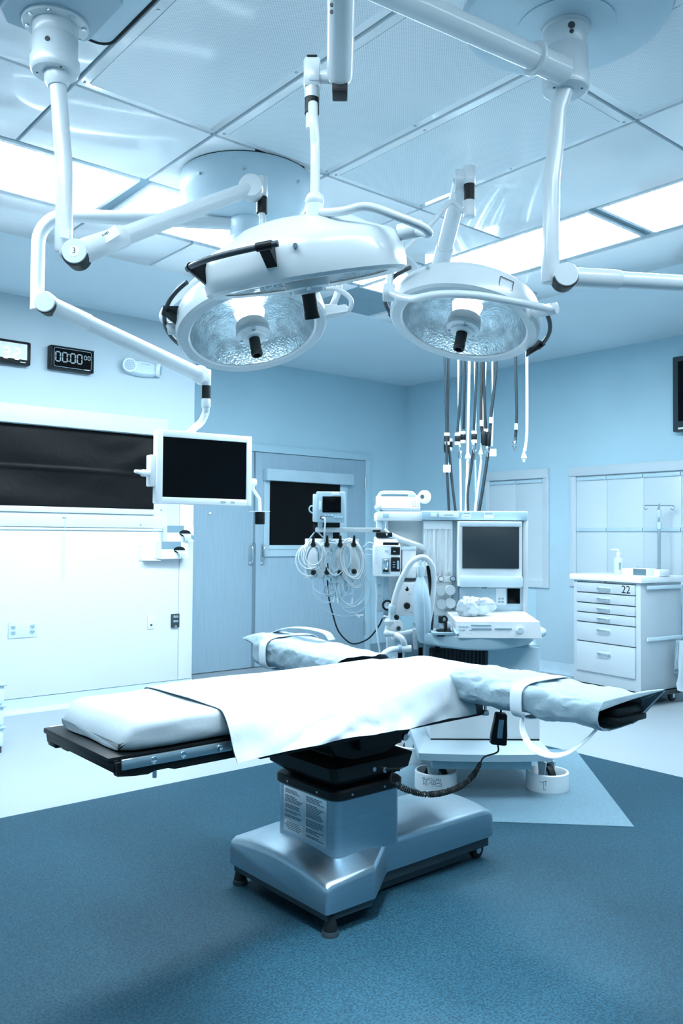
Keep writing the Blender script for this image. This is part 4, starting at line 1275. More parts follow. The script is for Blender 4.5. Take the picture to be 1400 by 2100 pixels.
# glove boxes on the wall end
def glove_box(label, cs, yb, th, dark_w, gl):
    c, s = cs
    t = thing('glove_box', label, 'glove box', (c[0], c[1], c[2] - s[2] / 2), group='glove boxes on the left wall')
    x0, x1 = c[0] - s[0] / 2, c[0] + s[0] / 2; z0, z1 = c[2] - s[2] / 2, c[2] + s[2] / 2
    yf = c[1] - s[1] / 2
    MB().bb(cs, 0.002).build('carton', WHITE, t)
    MB().box((x0 + s[0] * dark_w / 2, yf - 0.0008, z1 - s[2] * 0.22), (s[0] * dark_w, 0.0016, s[2] * 0.44)).build('printed_band', BOXGREY, t)
    if gl:
        MB().prism([(x1 - 0.055, z0 + 0.05), (x1 - 0.001, z0 + 0.012), (x1 - 0.001, z0 + 0.045), (x1 - 0.045, z0 + 0.085)], 0, 0.0016, Matrix(((1, 0, 0, 0), (0, 0, -1, yf), (0, 1, 0, 0), (0, 0, 0, 1)))).build('printed_stripe', BOXGREY, t)
    ox, oz = x0 + s[0] * 0.66, c[2] + 0.004
    OM = Matrix(((1, 0, 0, ox), (0, 0, -1, yf - 0.0018), (0, 1, 0, oz), (0, 0, 0, 1)))
    MB().prism([(0.052 * math.cos(a), 0.026 * math.sin(a)) for a in [2 * PI * q / 26 for q in range(26)]], 0, 0.001, OM).build('opening', BLACK, t)
    g = MB()
    pts = []
    rr_ = random.Random(5 + gl)
    rows = []
    for i in range(9):
        v = i / 8
        rows.append([(ox + 0.045 * (1 - 0.5 * v) * lerp(-1, 1, j / 8) + 0.012 * v, yf - 0.004 - 0.035 * math.sin(v * 2.2) - 0.008 * noise.noise(Vector((i * .6, j * .7, gl))), oz - 0.004 - 0.055 * v * v - 0.006 * math.cos(j * 1.4) * v) for j in range(9)])
    g.sheet(rows, 0.0015)
    g.build('glove', GLOVE, t)
    return t
glove_box('white and grey glove box, upper of the two at the wall end', ((3.3915, 6.0655, 1.2935), (0.239, 0.085, 0.129)), 6.108, 0.085, 0.62, 1)
glove_box('white and grey glove box, lower of the two at the wall end', ((3.343, 6.0655, 1.16), (0.24, 0.085, 0.136)), 6.108, 0.085, 0.72, 0)
hc_ = ((3.1485, 6.087, 1.1435), (0.157, 0.05, 0.131))
t = thing('glove_holder', 'clear acrylic holder plate left of the lower glove box', 'holder', (hc_[0][0], 6.11, hc_[0][2] - 0.07))
b = MB()
b.box((hc_[0][0], 6.108, hc_[0][2]), (hc_[1][0], 0.006, hc_[1][2]), 0.001)
b.box((hc_[0][0] + 0.02, 6.075, hc_[0][2] - hc_[1][2] / 2 + 0.004), (hc_[1][0] * 0.8, 0.06, 0.006), 0.001)
b.build('bracket', WHITE, t)
q = MB()
for ix in (-1, 1):
    for iz in (-1, 1):
        q.cyl((hc_[0][0] + ix * hc_[1][0] * 0.38, 6.106, hc_[0][2] + iz * hc_[1][2] * 0.36), (hc_[0][0] + ix * hc_[1][0] * 0.38, 6.101, hc_[0][2] + iz * hc_[1][2] * 0.36), 0.005, 10)
q.build('screw', ALU, t)

# stacked drawer unit at the left photo edge
t = thing('storage_cart', 'pale stacked plastic drawer unit at the left photo edge', 'storage cart', (1.52, 5.28, 0))
for i in range(3):
    z0 = 0.03 + i * 0.125
    dw = MB().box((1.54, 5.28, z0 + 0.058), (0.34, 0.40, 0.106), 0.012).build('drawer', PALE, t)
    MB().box((1.714, 5.22, z0 + 0.085), (0.012, 0.05, 0.018), 0.003).build('clip', DARKGREY, dw)
    MB().box((1.54, 5.28, z0 + 0.116), (0.36, 0.42, 0.012), 0.004).build('frame', GREYBLUE, t)
b = MB()
for x_ in (1.39, 1.69):
    for y_ in (5.10, 5.46):
        b.cyl((x_, y_, 0), (x_, y_, 0.04), 0.014, 10)
b.build('foot', DARKGREY, t)

# ------------------------------------------------------------------ double door in the recess
YDF = YD
dz_top = 2.10
fx0, fx1 = 3.57, 6.10
d1 = structure(thing('door_1', 'x', 'door', (4.0, YD, 0)))
d2 = structure(thing('door_2', 'x', 'door', (5.3, YD, 0)))
tr = structure(MB().box(((fx0 + fx1) / 2 + 0.03, YD - 0.012, dz_top + 0.045), (fx1 - fx0 + 0.16, 0.024, 0.075), 0.003).box((fx1 + 0.055, YD - 0.012, dz_top / 2), (0.085, 0.024, dz_top + 0.02), 0.003).build('trim_1', WALLBLUE))
for k_ in (d1, d2):
    del k_['label']; del k_['category']
xs = (4.657, 6.84, 0.99)[0]                # the meeting line of the two leaves
MB().box(((fx0 + xs - 0.012) / 2, YD - 0.018, dz_top / 2 + 0.003), (xs - 0.012 - fx0, 0.030, dz_top - 0.006), 0.003).build('leaf', WOOD, d1)
MB().box(((xs + 0.012 + fx1) / 2, YD - 0.018, dz_top / 2 + 0.003), (fx1 - xs - 0.012, 0.030, dz_top - 0.006), 0.003).build('leaf', WOOD, d2)
MB().box((xs, YD - 0.030, 0.61), (0.040, 0.014, 1.20), 0.002).build('meeting_strip', mat('dark_strip', (0.16, 0.25, 0.30), 0.4), d2)  # plain dark strip over the line where the leaves meet
def pull(x, zc, par):
    b = MB()
    b.tube(cat([(x, YD - 0.033, zc + 0.085), (x, YD - 0.07, zc + 0.085), (x, YD - 0.085, zc + 0.05), (x, YD - 0.085, zc - 0.05), (x, YD - 0.07, zc - 0.085), (x, YD - 0.033, zc - 0.085)], 5), 0.008, 12)
    b.build('pull_handle', CHROME, par)
    b = MB()
    b.box((x, YD - 0.035, zc), (0.022, 0.005, 0.21), 0.002)
    b.build('handle_plate', ALU, par)
h1 = (4.606, 6.8, 1.101); h2 = (4.743, 6.8, 1.099)
pull(h1[0], h1[2], d1); pull(h2[0], h2[2], d2)
kb = Vector((4.15, 6.83, 1.487))
MB().lathe([(0, 0), (0.014, 0), (0.014, 0.008), (0.008, 0.012), (0, 0.012)], fr(kb, (0, -1, 0)), 16).build('stud', WHITE, d1)
wc = ((5.297, 6.83, 1.4605), (1.076, 0.02, 0.781))
wx0, wx1 = wc[0][0] - wc[1][0] / 2, wc[0][0] + wc[1][0] / 2
wz1, wz0 = (5.261, 6.82, 1.915)[2], (5.115, 6.82, 1.076)[2]
gx0 = (4.827, 6.81, 1.468)[0]; gx1 = (5.738, 6.81, 1.487)[0]; gz0 = (5.106, 6.81, 1.189)[2]; gz1 = wz1 - 0.03
b = MB()
yy = YD - 0.042
b.box(((wx0 + gx0) / 2, yy, (wz0 + wz1) / 2), (gx0 - wx0, 0.02, wz1 - wz0), 0.003)
b.box(((wx1 + gx1) / 2, yy, (wz0 + wz1) / 2), (wx1 - gx1, 0.02, wz1 - wz0), 0.003)
b.box(((gx0 + gx1) / 2, yy, (wz0 + gz0) / 2), (gx1 - gx0, 0.02, gz0 - wz0), 0.003)
b.box(((gx0 + gx1) / 2, yy - 0.012, gz0 - 0.035), (gx1 - gx0 + 0.02, 0.012, 0.014), 0.002)
wf = b.build('window_frame', mat('door_window_frame', (0.46, 0.62, 0.70), 0.45), d2)
MB().box(((gx0 + gx1) / 2, YD - 0.037, (gz0 + gz1) / 2), (gx1 - gx0 + .004, 0.006, gz1 - gz0)).build('black_blind', BLIND, wf)
MB().box(((wx0 + wx1) / 2 + 0.012, YD - 0.075, (5.215, 6.8, 1.882)[2]), (wx1 - wx0 + 0.045, 0.085, 0.115), 0.004).build('blind_cassette', MATS['door_window_frame'], d2)
b = MB()
for z_ in (1.86, 0.30):
    b.cyl((fx1 + 0.006, YD - 0.035, z_ - 0.07), (fx1 + 0.006, YD - 0.035, z_ + 0.07), 0.010, 10)
b.build('hinge', ALU, d2)
# pale panel and box beside the door, low on the back wall
MB().box((6.42, YD - 0.004, 0.46), (0.50, 0.008, 0.70), 0.002).build('wall_panel', mat('back_panel_paint', (0.40, 0.57, 0.66), 0.5), bpy.data.objects['wall_back'])

# ------------------------------------------------------------------ right wall windows
def right_window(name, y_l, y_r, z0, z1, fw, head, bars, splits):
    """y_l is the end nearer the corner"""
    w = structure(thing(name, 'x', 'window', (XW, (y_l + y_r) / 2, z0)))
    del w['label']; del w['category']
    b = MB()
    ym, hy = (y_l + y_r) / 2, (y_l - y_r)
    b.box((XW - 0.02, ym, z1 - head / 2), (0.04, hy, head), 0.004)
    b.box((XW - 0.014, ym, z0 + 0.045), (0.028, hy, 0.09), 0.004)
    b.box((XW - 0.024, ym, z0 + 0.065), (0.012, hy - 0.02, 0.012), 0.003)
    b.box((XW - 0.014, y_l - fw / 2, (z0 + z1) / 2), (0.028, fw, z1 - z0), 0.004)
    b.box((XW - 0.014, y_r + fw / 2, (z0 + z1) / 2), (0.028, fw, z1 - z0), 0.004)
    b.box((XW - 0.017, y_l - fw * 0.35, (z0 + z1) / 2), (0.034, 0.012, z1 - z0 - 0.02), 0.003)
    b.box((XW - 0.017, y_r + fw * 0.35, (z0 + z1) / 2), (0.034, 0.012, z1 - z0 - 0.02), 0.003)
    b.build('window_frame', FRAME, w)
    ys = [y_l - fw] + splits + [y_r + fw]
    for a, c in zip(ys, ys[1:]):
        MB().box((XW - 0.006, (a + c) / 2, (z0 + z1) / 2), (0.008, abs(a - c) - 0.002, z1 - z0 - 0.1), 0.001).build('blind_panel', PANE, w)
        for zb in bars:
            MB().box((XW - 0.016, (a + c) / 2, zb), (0.022, abs(a - c) - 0.010, 0.034), 0.006).build('blind_rail', mat_rail, w)
    return w
mat_rail = mat('blind_rail_paint', (0.48, 0.64, 0.72), 0.4)
a = (6.74, 5.691, 1.492)[1]; c = (6.74, 4.901, 1.482)[1]
right_window('window_2', a, c, (6.74, 4.935, 0.799)[2], (6.74, 4.935, 1.948)[2], 0.065, 0.09, [(6.73, 5.278, 1.831)[2]], [(6.73, 5.301, 1.584)[1]])
a = (6.74, 4.665, 1.479)[1]
z1_ = (6.74, 4.649, 1.941)[2]
right_window('window_3', a, 1.6, (6.74, 3.604, 0.831)[2], z1_, 0.07, 0.085, [(6.73, 4.047, 1.828)[2], (6.73, 4.049, 1.359)[2]], [(6.73, 4.276, 1.562)[1], (6.73, 3.917, 1.554)[1], (6.73, 3.57, 1.546)[1], 2.6])

tvc = ((6.705, 3.4755, 2.47), (0.09, 0.261, 0.632))
t = thing('wall_monitor', 'black screen in a dark grey frame high on the right wall', 'monitor', (6.70, tvc[0][1], tvc[0][2] - 0.3))
zb, zt_ = (6.66, 3.59, 2.173)[2], (6.66, 3.604, 2.803)[2]
yl = (6.66, 3.601, 2.486)[1]
wdt = 0.95
MB().box((6.69, yl - wdt / 2, (zb + zt_) / 2), (0.07, wdt, zt_ - zb), 0.008).build('case', DARKGREY, t)
MB().box((6.653, yl - wdt / 2, (zb + zt_) / 2 + 0.02), (0.006, wdt - 0.10, zt_ - zb - 0.13), 0.001).build('screen', SCREEN, t)
MB().box((6.735, yl - wdt / 2, (zb + zt_) / 2), (0.03, 0.3, 0.3), 0.005).build('wall_bracket', BLACK, t)
MB().box((6.653, yl - 0.08, zb + 0.025), (0.004, 0.06, 0.015)).build('maker_plate', LABEL, t)

# ------------------------------------------------------------------ drawer cart
CW, CD, CH = 0.655, 0.50, 1.0
cz = math.radians(-7)
cart = thing('drawer_cart', 'pale medical drawer cart numbered 22 by the right wall', 'cart', (5.93, 3.775, 0), PI * 1.5 - math.radians(7.0))
CM = WM[cart.name]
# local frame of the cart: x along the front (to the right as seen), y away from the viewer, z up
def cl(name, mb, m, par=None): return mb.build(name, m, par or cart, local=True)
b = MB()
b.box((0, 0.25, 0.525), (CW, CD, 0.83), 0.006)
cl('body', b, CART)
b = MB(); b.box((0, 0.25, 0.965), (CW + 0.05, CD + 0.05, 0.05), 0.010); cl('top', b, WHITE)
b = MB(); b.box((0.012, 0.26, 0.088), (CW + 0.03, CD + 0.05, 0.03), 0.006); cl('base_bumper', b, DARKGREY)
zs = [0.925, 0.842, 0.760, 0.682, 0.604, 0.448, 0.205]
for i in range(6):
    z1, z0 = zs[i] - 0.004, zs[i + 1] + 0.004
    b = MB(); b.box((0.0, -0.006, (z0 + z1) / 2), (CW - 0.085, 0.020, z1 - z0), 0.003)
    d = cl('drawer', b, CART)
    zh = (z0 + z1) / 2 + (0.0 if i < 4 else (z1 - z0) * 0.18)
    h = MB()
    h.tube(cat([(-0.052, -0.014, zh), (-0.052, -0.036, zh - 0.001), (-0.044, -0.040, zh - 0.002), (0.044, -0.040, zh - 0.002), (0.052, -0.036, zh - 0.001), (0.052, -0.014, zh)], 4), 0.0055, 10)
    cl('handle', h, ALU, d)
    p_ = MB(); p_.box((0, -0.0175, zh), (0.125, 0.003, 0.030), 0.001); cl('handle_plate', p_, PALE, d)
    s_ = MB(); s_.box((0, 0.001, z1 + 0.004), (CW - 0.085, 0.012, 0.006)); cl('gap', s_, DARKGREY, d)
b = MB(); b.cyl((-0.01, -0.002, 0.945 - 0.005), (-0.01, -0.016, 0.945 - 0.005), 0.011, 16); cl('lock', b, ALU)
b = MB(); b.box((-0.22, -0.0015, 0.935), (0.085, 0.003, 0.012)); cl('maker_plate', b, GREYBLUE)
lettering('22', 0.085, CM @ Matrix(((1, 0, 0, 0.205), (0, 0, -1, -0.0165), (0, 1, 0, 0.883), (0, 0, 0, 1))), BLACK, cart, 'number')
for x_ in (-0.28, 0.28):
    for y_ in (0.06, 0.44):
        b = MB(); b.cyl((x_ - 0.014, y_, 0.038), (x_ + 0.014, y_, 0.038), 0.038, 18, bev=0.005)
        w_ = cl('caster', b, DARKGREY)
        b = MB(); b.box((x_, y_ + 0.004, 0.068), (0.044, 0.05, 0.014), 0.003); b.box((x_ - 0.019, y_, 0.05), (0.004, 0.03, 0.045)); b.box((x_ + 0.019, y_, 0.05), (0.004, 0.03, 0.045))
        cl('fork', b, ALU, w_)
for z_ in (0.905, 0.36 + 0.15):
    b = MB(); b.box((CW / 2 + 0.016, 0.25 + 0.02, z_), (0.012, CD - 0.07, 0.030), 0.005)
    for y_ in (0.10, 0.42): b.cyl((CW / 2, y_, z_), (CW / 2 + 0.016, y_, z_), 0.008, 10)
    cl('side_rail', b, PALE)
b = MB(); b.cyl((CW / 2 + 0.018, 0.49, 0.50), (CW / 2 + 0.018, 0.49, 0.92), 0.006, 10); cl('rail_upright', b, GREYBLUE)
b = MB()
b.tube(cat([(-CW / 2, 0.10, 0.70), (-CW / 2 - 0.045, 0.10, 0.69), (-CW / 2 - 0.055, 0.10, 0.62), (-CW / 2 - 0.045, 0.10, 0.55), (-CW / 2, 0.10, 0.54)], 5), 0.016, 14)
cl('push_handle', b, WHITE)
for z_ in (0.88, 0.44):
    b = MB(); b.box((-CW / 2 - 0.014, 0.09, z_), (0.03, 0.05, 0.03), 0.004); cl('corner_bumper', b, BLACK)

def on_cart(x, y, z): return CM @ Vector((x, y, z))
p = on_cart(-0.10, 0.28, 0.99)
t = thing('sanitizer_bottle', 'clear pump bottle standing on the drawer cart top', 'bottle', p)
b = MB().lathe([(0, 0), (0.036, 0), (0.040, 0.006), (0.040, 0.115), (0.034, 0.132), (0.015, 0.142), (0.014, 0.150), (0, 0.150)], Matrix.Translation(p), 28); b.build('bottle', CLEAR, t)
b = MB().lathe([(0, 0.003), (0.037, 0.003), (0.037, 0.075), (0, 0.075)], Matrix.Translation(p), 24); b.build('gel', mat('pale_gel', (0.60, 0.74, 0.80), 0.3), t)
b = MB().lathe([(0.0145, 0.145), (0.017, 0.147), (0.017, 0.170), (0.010, 0.176), (0.006, 0.178), (0.006, 0.198), (0, 0.198)], Matrix.Translation(p), 20)
b.tube([p + ZZ * 0.198, p + ZZ * 0.200 - RH * 0.055, p + ZZ * 0.190 - RH * 0.064], [0.008, 0.006, 0.005], 10); b.build('pump', WHITE, t)
MB().box(p + ZZ * 0.065 - FH * 0.039, (0.04, 0.004, 0.06), 0.001).build('label', GREYBLUE, t)
rzc = PI * 1.5 - math.radians(7.0)
def carton(label, lx, ly, sx_, sy_, sz_, front, fm):
    p = on_cart(lx, ly, 0.99)
    t = thing('supply_box', label, 'box', p, rzc, group='small boxes on the drawer cart')
    MB().box((0, 0, sz_ / 2), (sx_, sy_, sz_), 0.002).build('carton', WHITE, t, local=True)
    if front:
        MB().box((0, -sy_ / 2 - 0.001, sz_ / 2), (sx_ * front, 0.002, sz_ * 0.82)).build('printed_front', fm, t, local=True)
    return t
carton('small plain white box, leftmost of those on the drawer cart', 0.115, 0.16, 0.10, 0.10, 0.055, 0, None)
carton('small box with a dark front panel on the drawer cart', 0.232, 0.17, 0.135, 0.11, 0.060, 0.88, mat('box_window', (0.10, 0.18, 0.22), 0.3))
carton('narrow pale box right of the dark fronted box on the cart', 0.330, 0.25, 0.055, 0.12, 0.052, 0, None)
p = on_cart(0.20, 0.18, 1.05)
tw = thing('tweezers', 'thin metal forceps lying on the dark fronted box', 'forceps', p, rzc)
b = MB(); b.box((0, 0.002, 0.006), (0.075, 0.007, 0.003)); b.box((0.0, -0.006, 0.006), (0.075, 0.005, 0.003)); b.box((-0.038, -0.002, 0.006), (0.010, 0.014, 0.010), 0.002); b.build('blades', ALU, tw, local=True)
# infusion pole standing behind the cart
p = Vector((6.581, 3.684, 0.366)); 
t = thing('infusion_pole', 'chrome infusion pole with two hooks behind the drawer cart', 'infusion pole', (p.x, p.y, 0))
ztop = 1.28 + (1092 - 1020) * 7.03 / 1731.7
b = MB(); b.cyl((p.x, p.y, 0.10), (p.x, p.y, 1.38), 0.013, 16); b.cyl((p.x, p.y, 1.38), (p.x, p.y, ztop), 0.009, 14); b.build('pole', ALU, t)
b = MB(); b.cyl((p.x, p.y, 1.36), (p.x, p.y, 1.42), 0.021, 16, bev=0.004); b.cyl((p.x, p.y, 1.455), (p.x, p.y, 1.52), 0.018, 16, bev=0.004); b.build('collar', PALE, t)
b = MB()
for s_ in (-1, 1):
    P = [Vector((p.x, p.y, ztop - 0.015))]
    P += [P[0] + RH * s_ * 0.06, P[0] + RH * s_ * 0.115, P[0] + RH * s_ * 0.128 - ZZ * 0.018, P[0] + RH * s_ * 0.112 - ZZ * 0.034, P[0] + RH * s_ * 0.094 - ZZ * 0.022]
    MB().tube(cat(P, 5), 0.005, 10).build('hook', ALU, t)
for k_ in range(5):
    a = 2 * PI * k_ / 5
    q_ = Vector((p.x + 0.08 * math.cos(a), p.y + 0.08 * math.sin(a), 0.06))
    o_ = MB().tube([(p.x, p.y, 0.11), q_], 0.011, 10).build('leg', ALU, t)
    MB().ball((q_.x, q_.y, 0.03), 0.03, n=12).build('caster', DARKGREY, o_)
# papers and gloves hanging on the cart side
p = on_cart(CW / 2 + 0.045, 0.44, 0.47)
t = thing('hanging_papers', 'crumpled pale papers hanging from the drawer cart side rail', 'papers', p)
for k_, (dx, w_, l_, tw_) in enumerate(((0.0, 0.09, 0.26, 0.3), (0.02, 0.085, 0.22, -0.2), (0.035, 0.12, 0.38, 0.5))):
    rows = []
    for i in range(9):
        v = i / 8
        rows.append([on_cart(CW / 2 + 0.035 + dx + 0.02 * noise.noise(Vector((i * .5, j * .6, k_ * 3))) * v, 0.40 + (j / 6 - 0.5) * w_ * (0.4 + v) + 0.06 * tw_ * v, 0.49 - v * l_ - (0.05 * (j / 6) * v if k_ == 2 else 0)) for j in range(7)])
    MB().sheet(rows, 0.001).build('sheet', LABEL if k_ == 2 else PALE, t)

# ------------------------------------------------------------------ gas hoses hanging from the ceiling
gp = Vector((4.533, 3.876, 3))
t = thing('gas_outlet_panel', 'ceiling gas outlet panel hidden above the right lamp', 'outlet panel', (gp.x, gp.y, HC))
MB().box((gp.x, gp.y, HC - 0.02), (0.50, 0.60, 0.04), 0.006).build('panel', PALE, t)
for k_ in range(10):
    MB().cyl((gp.x - 0.18 + 0.09 * (k_ % 5), gp.y - 0.1 + 0.2 * (k_ // 5), HC - 0.04), (gp.x - 0.18 + 0.09 * (k_ % 5), gp.y - 0.1 + 0.2 * (k_ // 5), HC - 0.06), 0.02, 14).build('socket', ALU, t)
HOSEGREY = mat('grey_hose', (0.012, 0.022, 0.029), 0.6, spec=0.2)
HOSEPALE = mat('pale_hose', (0.45, 0.62, 0.70), 0.4)
def hose(label, pts, r, m, conn=None, tags=(), tail=None):
    P = [Vector(p) for p in pts]
    P[0].z = min(P[0].z, HC - 0.05)
    t = thing('gas_hose', label, 'hose', P[0], group='gas hoses hanging behind the right lamp')
    MB().tube(cat(P, 8), r, 10).build('tube', m, t)
    for kind, p in (conn or ()):
        p = Vector(p)
        if kind == 'cuff':       # white ring, black body, white ring
            q = MB(); q.cyl(p + ZZ * 0.040, p + ZZ * 0.018, 0.018, 16, bev=0.003); q.cyl(p - ZZ * 0.018, p - ZZ * 0.042, 0.0185, 16, bev=0.003); q.build('coupling_ring', LABEL, t)
            MB().cyl(p + ZZ * 0.020, p - ZZ * 0.020, 0.0190, 16, bev=0.002).build('coupling', BLACK, t)
        elif kind == 'dark':
            MB().lathe([(0, 0.05), (0.014, 0.05), (0.018, 0.03), (0.018, -0.02), (0.012, -0.045), (0, -0.045)], Matrix.Translation(p), 16).build('coupling', BLACK, t)
        elif kind == 'cone':
            MB().lathe([(0, 0.05), (0.006, 0.05), (0.007, 0.02), (0.018, -0.005), (0.019, -0.02), (0.012, -0.024), (0.007, -0.045), (0, -0.045)], Matrix.Translation(p), 18).build('coupling', LABEL, t)
        elif kind == 'metal':
            MB().lathe([(0, 0.05), (0.007, 0.05), (0.007, 0.025), (0.016, 0.022), (0.017, 0.006), (0.010, 0.004), (0.010, -0.006), (0.017, -0.008), (0.016, -0.024), (0.007, -0.028), (0.006, -0.05), (0, -0.05)], Matrix.Translation(p), 18).build('coupling', CHROME, t)
        elif kind == 'tag':
            MB().box((0, 0, 0), (0.048, 0.05, 0.002), M=fr(p, -FH, RH)).build('tag', LABEL, t)
        elif kind == 'clip':
            MB().cyl(p + ZZ * 0.02, p - ZZ * 0.02, 0.011, 12).build('clip', LABEL, t)
    return t
HD = 5.72
hose('pair of dark hoses, left strand, running down to the machine top', [(4.18, 3.892, 3.069), (4.197, 3.901, 2.474), (4.2, 3.888, 2.042), (4.18, 3.864, 1.759), (4.156, 3.818, 1.415)], 0.0085, HOSEGREY, [('cuff', (4.205, 3.888, 1.944)), ('dark', (4.204, 3.891, 1.894)), ('tag', (4.166, 3.85, 1.738))])
hose('pair of dark hoses, right strand, bowing out to the right', [(4.215, 3.889, 3.075), (4.229, 3.899, 2.479), (4.238, 3.91, 2.015), (4.223, 3.877, 1.829), (4.21, 3.843, 1.645), (4.191, 3.789, 1.415)], 0.0085, HOSEGREY, [('cuff', (4.243, 3.896, 1.908)), ('clip', (4.225, 3.878, 1.763))])
hose('pale translucent hose left of the white hose, with metal coupling', [(4.268, 3.844, 3.076), (4.287, 3.858, 2.28), (4.29, 3.845, 1.881), (4.231, 3.782, 1.416)], 0.007, HOSEPALE, [('metal', (4.286, 3.837, 1.84))])
hose('dark hose ending in a black and white plug', [(4.251, 3.807, 3.063), (4.265, 3.817, 2.471), (4.265, 3.829, 2.175), (4.259, 3.84, 1.994)], 0.0095, HOSEGREY, [('cuff', (4.246, 3.828, 1.942))])
hose('dark hose with white plug beside the white hose', [(4.316, 3.83, 3.082), (4.331, 3.84, 2.484), (4.319, 3.841, 2.016)], 0.0085, HOSEGREY, [('cuff', (4.303, 3.831, 1.957))])
hose('white hose in the middle with a white cone coupling', [(4.294, 3.771, 3.064), (4.308, 3.781, 2.471), (4.298, 3.783, 1.942), (4.285, 3.775, 1.744), (4.24, 3.747, 1.416)], 0.0085, LABEL, [('cone', (4.286, 3.772, 1.829))])
hose('dark hose with large cuff, bending left at the bottom', [(4.347, 3.752, 3.07), (4.361, 3.762, 2.476), (4.344, 3.767, 2.044), (4.345, 3.772, 1.896), (4.305, 3.759, 1.744), (4.261, 3.75, 1.579), (4.237, 3.724, 1.415)], 0.0085, HOSEGREY, [('cuff', (4.338, 3.762, 1.957)), ('metal', (4.337, 3.765, 1.895))])
hose('thin pale hose behind the dark cuffed hose', [(4.38, 3.802, 3.089), (4.397, 3.81, 2.488), (4.396, 3.8, 2.085), (4.384, 3.793, 1.867), (4.323, 3.73, 1.417)], 0.006, HOSEPALE, [('metal', (4.376, 3.786, 1.856))])
hose('black hose with a white sleeve marker', [(4.344, 3.702, 3.058), (4.358, 3.713, 2.468), (4.362, 3.723, 2.107), (4.368, 3.711, 1.942)], 0.010, RUBBER, [('clip', (4.358, 3.716, 2.047)), ('dark', (4.363, 3.702, 1.941))])
hose('white hose with cone coupling, slanting left to the machine', [(4.415, 3.733, 3.08), (4.43, 3.743, 2.483), (4.418, 3.754, 2.116), (4.399, 3.754, 1.849), (4.383, 3.745, 1.764), (4.282, 3.712, 1.416)], 0.0075, LABEL, [('cone', (4.391, 3.747, 1.861))])
hose('dark hose ending in a large black and white cuff', [(4.39, 3.728, 3.074), (4.41, 3.739, 2.346), (4.421, 3.73, 1.998), (4.427, 3.727, 1.948)], 0.0095, HOSEGREY, [('cuff', (4.406, 3.718, 1.972)), ('metal', (4.405, 3.721, 1.913))])
hose('pale hose carrying a square white paper tag', [(4.474, 3.722, 3.09), (4.489, 3.733, 2.489), (4.492, 3.731, 2.121), (4.485, 3.732, 1.903)], 0.006, HOSEPALE, [('tag', (4.475, 3.716, 1.858))])
hose('dark hose slanting from the right down to the machine', [(4.432, 3.654, 3.065), (4.447, 3.664, 2.473), (4.422, 3.685, 2.109), (4.407, 3.693, 1.911), (4.38, 3.695, 1.745), (4.287, 3.682, 1.416)], 0.0105, HOSEGREY, [('clip', (4.413, 3.682, 2.068)), ('dark', (4.394, 3.69, 1.926)), ('metal', (4.392, 3.693, 1.87))])
hose('lone dark hose on the right ending in a metal foot', [(4.533, 3.569, 3.066), (4.547, 3.579, 2.474), (4.553, 3.575, 2.11), (4.55, 3.585, 1.929)], 0.0095, HOSEGREY, [('clip', (4.544, 3.572, 2.027)), ('metal', (4.54, 3.581, 1.905))])
hose('rightmost hanging white hose with a white cone end', [(4.607, 3.532, 3.073), (4.621, 3.543, 2.478), (4.632, 3.551, 2.016), (4.626, 3.562, 1.867)], 0.0095, LABEL, [('cone', (4.613, 3.561, 1.837))])

# ------------------------------------------------------------------ anaesthesia machine (local frame: x right, y away from the viewer, z up)
am = thing('anaesthesia_machine', 'white anaesthesia machine on casters with dark screen, flow tubes and wide curved shelf', 'anaesthesia machine', (3.2678, 2.8712, 0), math.atan2(RH.y, RH.x))
AM = WM[am.name]
def A(name, mb, m, par=None, smooth=38): return mb.build(name, m, par or am, local=True, smooth=smooth)
def AB(name, m, cs, bev=0.003, par=None):
    return A(name, MB().bb(cs, bev), m, par)
PALEBLUE = mat('pale_blue_panel', (0.52, 0.68, 0.76), 0.4)
MIDBLUE = mat('mid_blue_trim', (0.40, 0.56, 0.65), 0.4)
# chassis
AB('chassis', PALE, ((0.0887, 0.3919, 0.5307), (0.5917, 0.62, 0.3926)), 0.01)
AB('recess_panel', DARKGREY, ((-0.0394, 0.0693, 0.621), (0.3007, 0.02, 0.1754)), 0.002)
rc = MB()
for i in range(14):
    (cx_, cy_, cz_), (sx_, sy_, sz_) = ((-0.0401, 0.0593, 0.6217), (0.2804, 0.01, 0.1651))
    rc.box((cx_ - sx_ / 2 + sx_ * (i + 0.5) / 14, cy_, cz_), (sx_ / 14 * 0.5, 0.012, sz_), 0.002)
o = A('louvre', rc, BLACK); o['kind'] = 'stuff'
AB('side_panel', PALEBLUE, ((0.2437, 0.072, 0.527), (0.2675, 0.04, 0.3799)), 0.006)
dw_ = AB('drawer', WHITE, ((0.0908, 0.2508, 0.3959), (0.5612, 0.45, 0.2904)), 0.008)
AB('drawer_gap', BLACK, ((0.0917, 0.222, 0.252), (0.5527, 0.4, 0.0087)), 0.001, dw_)
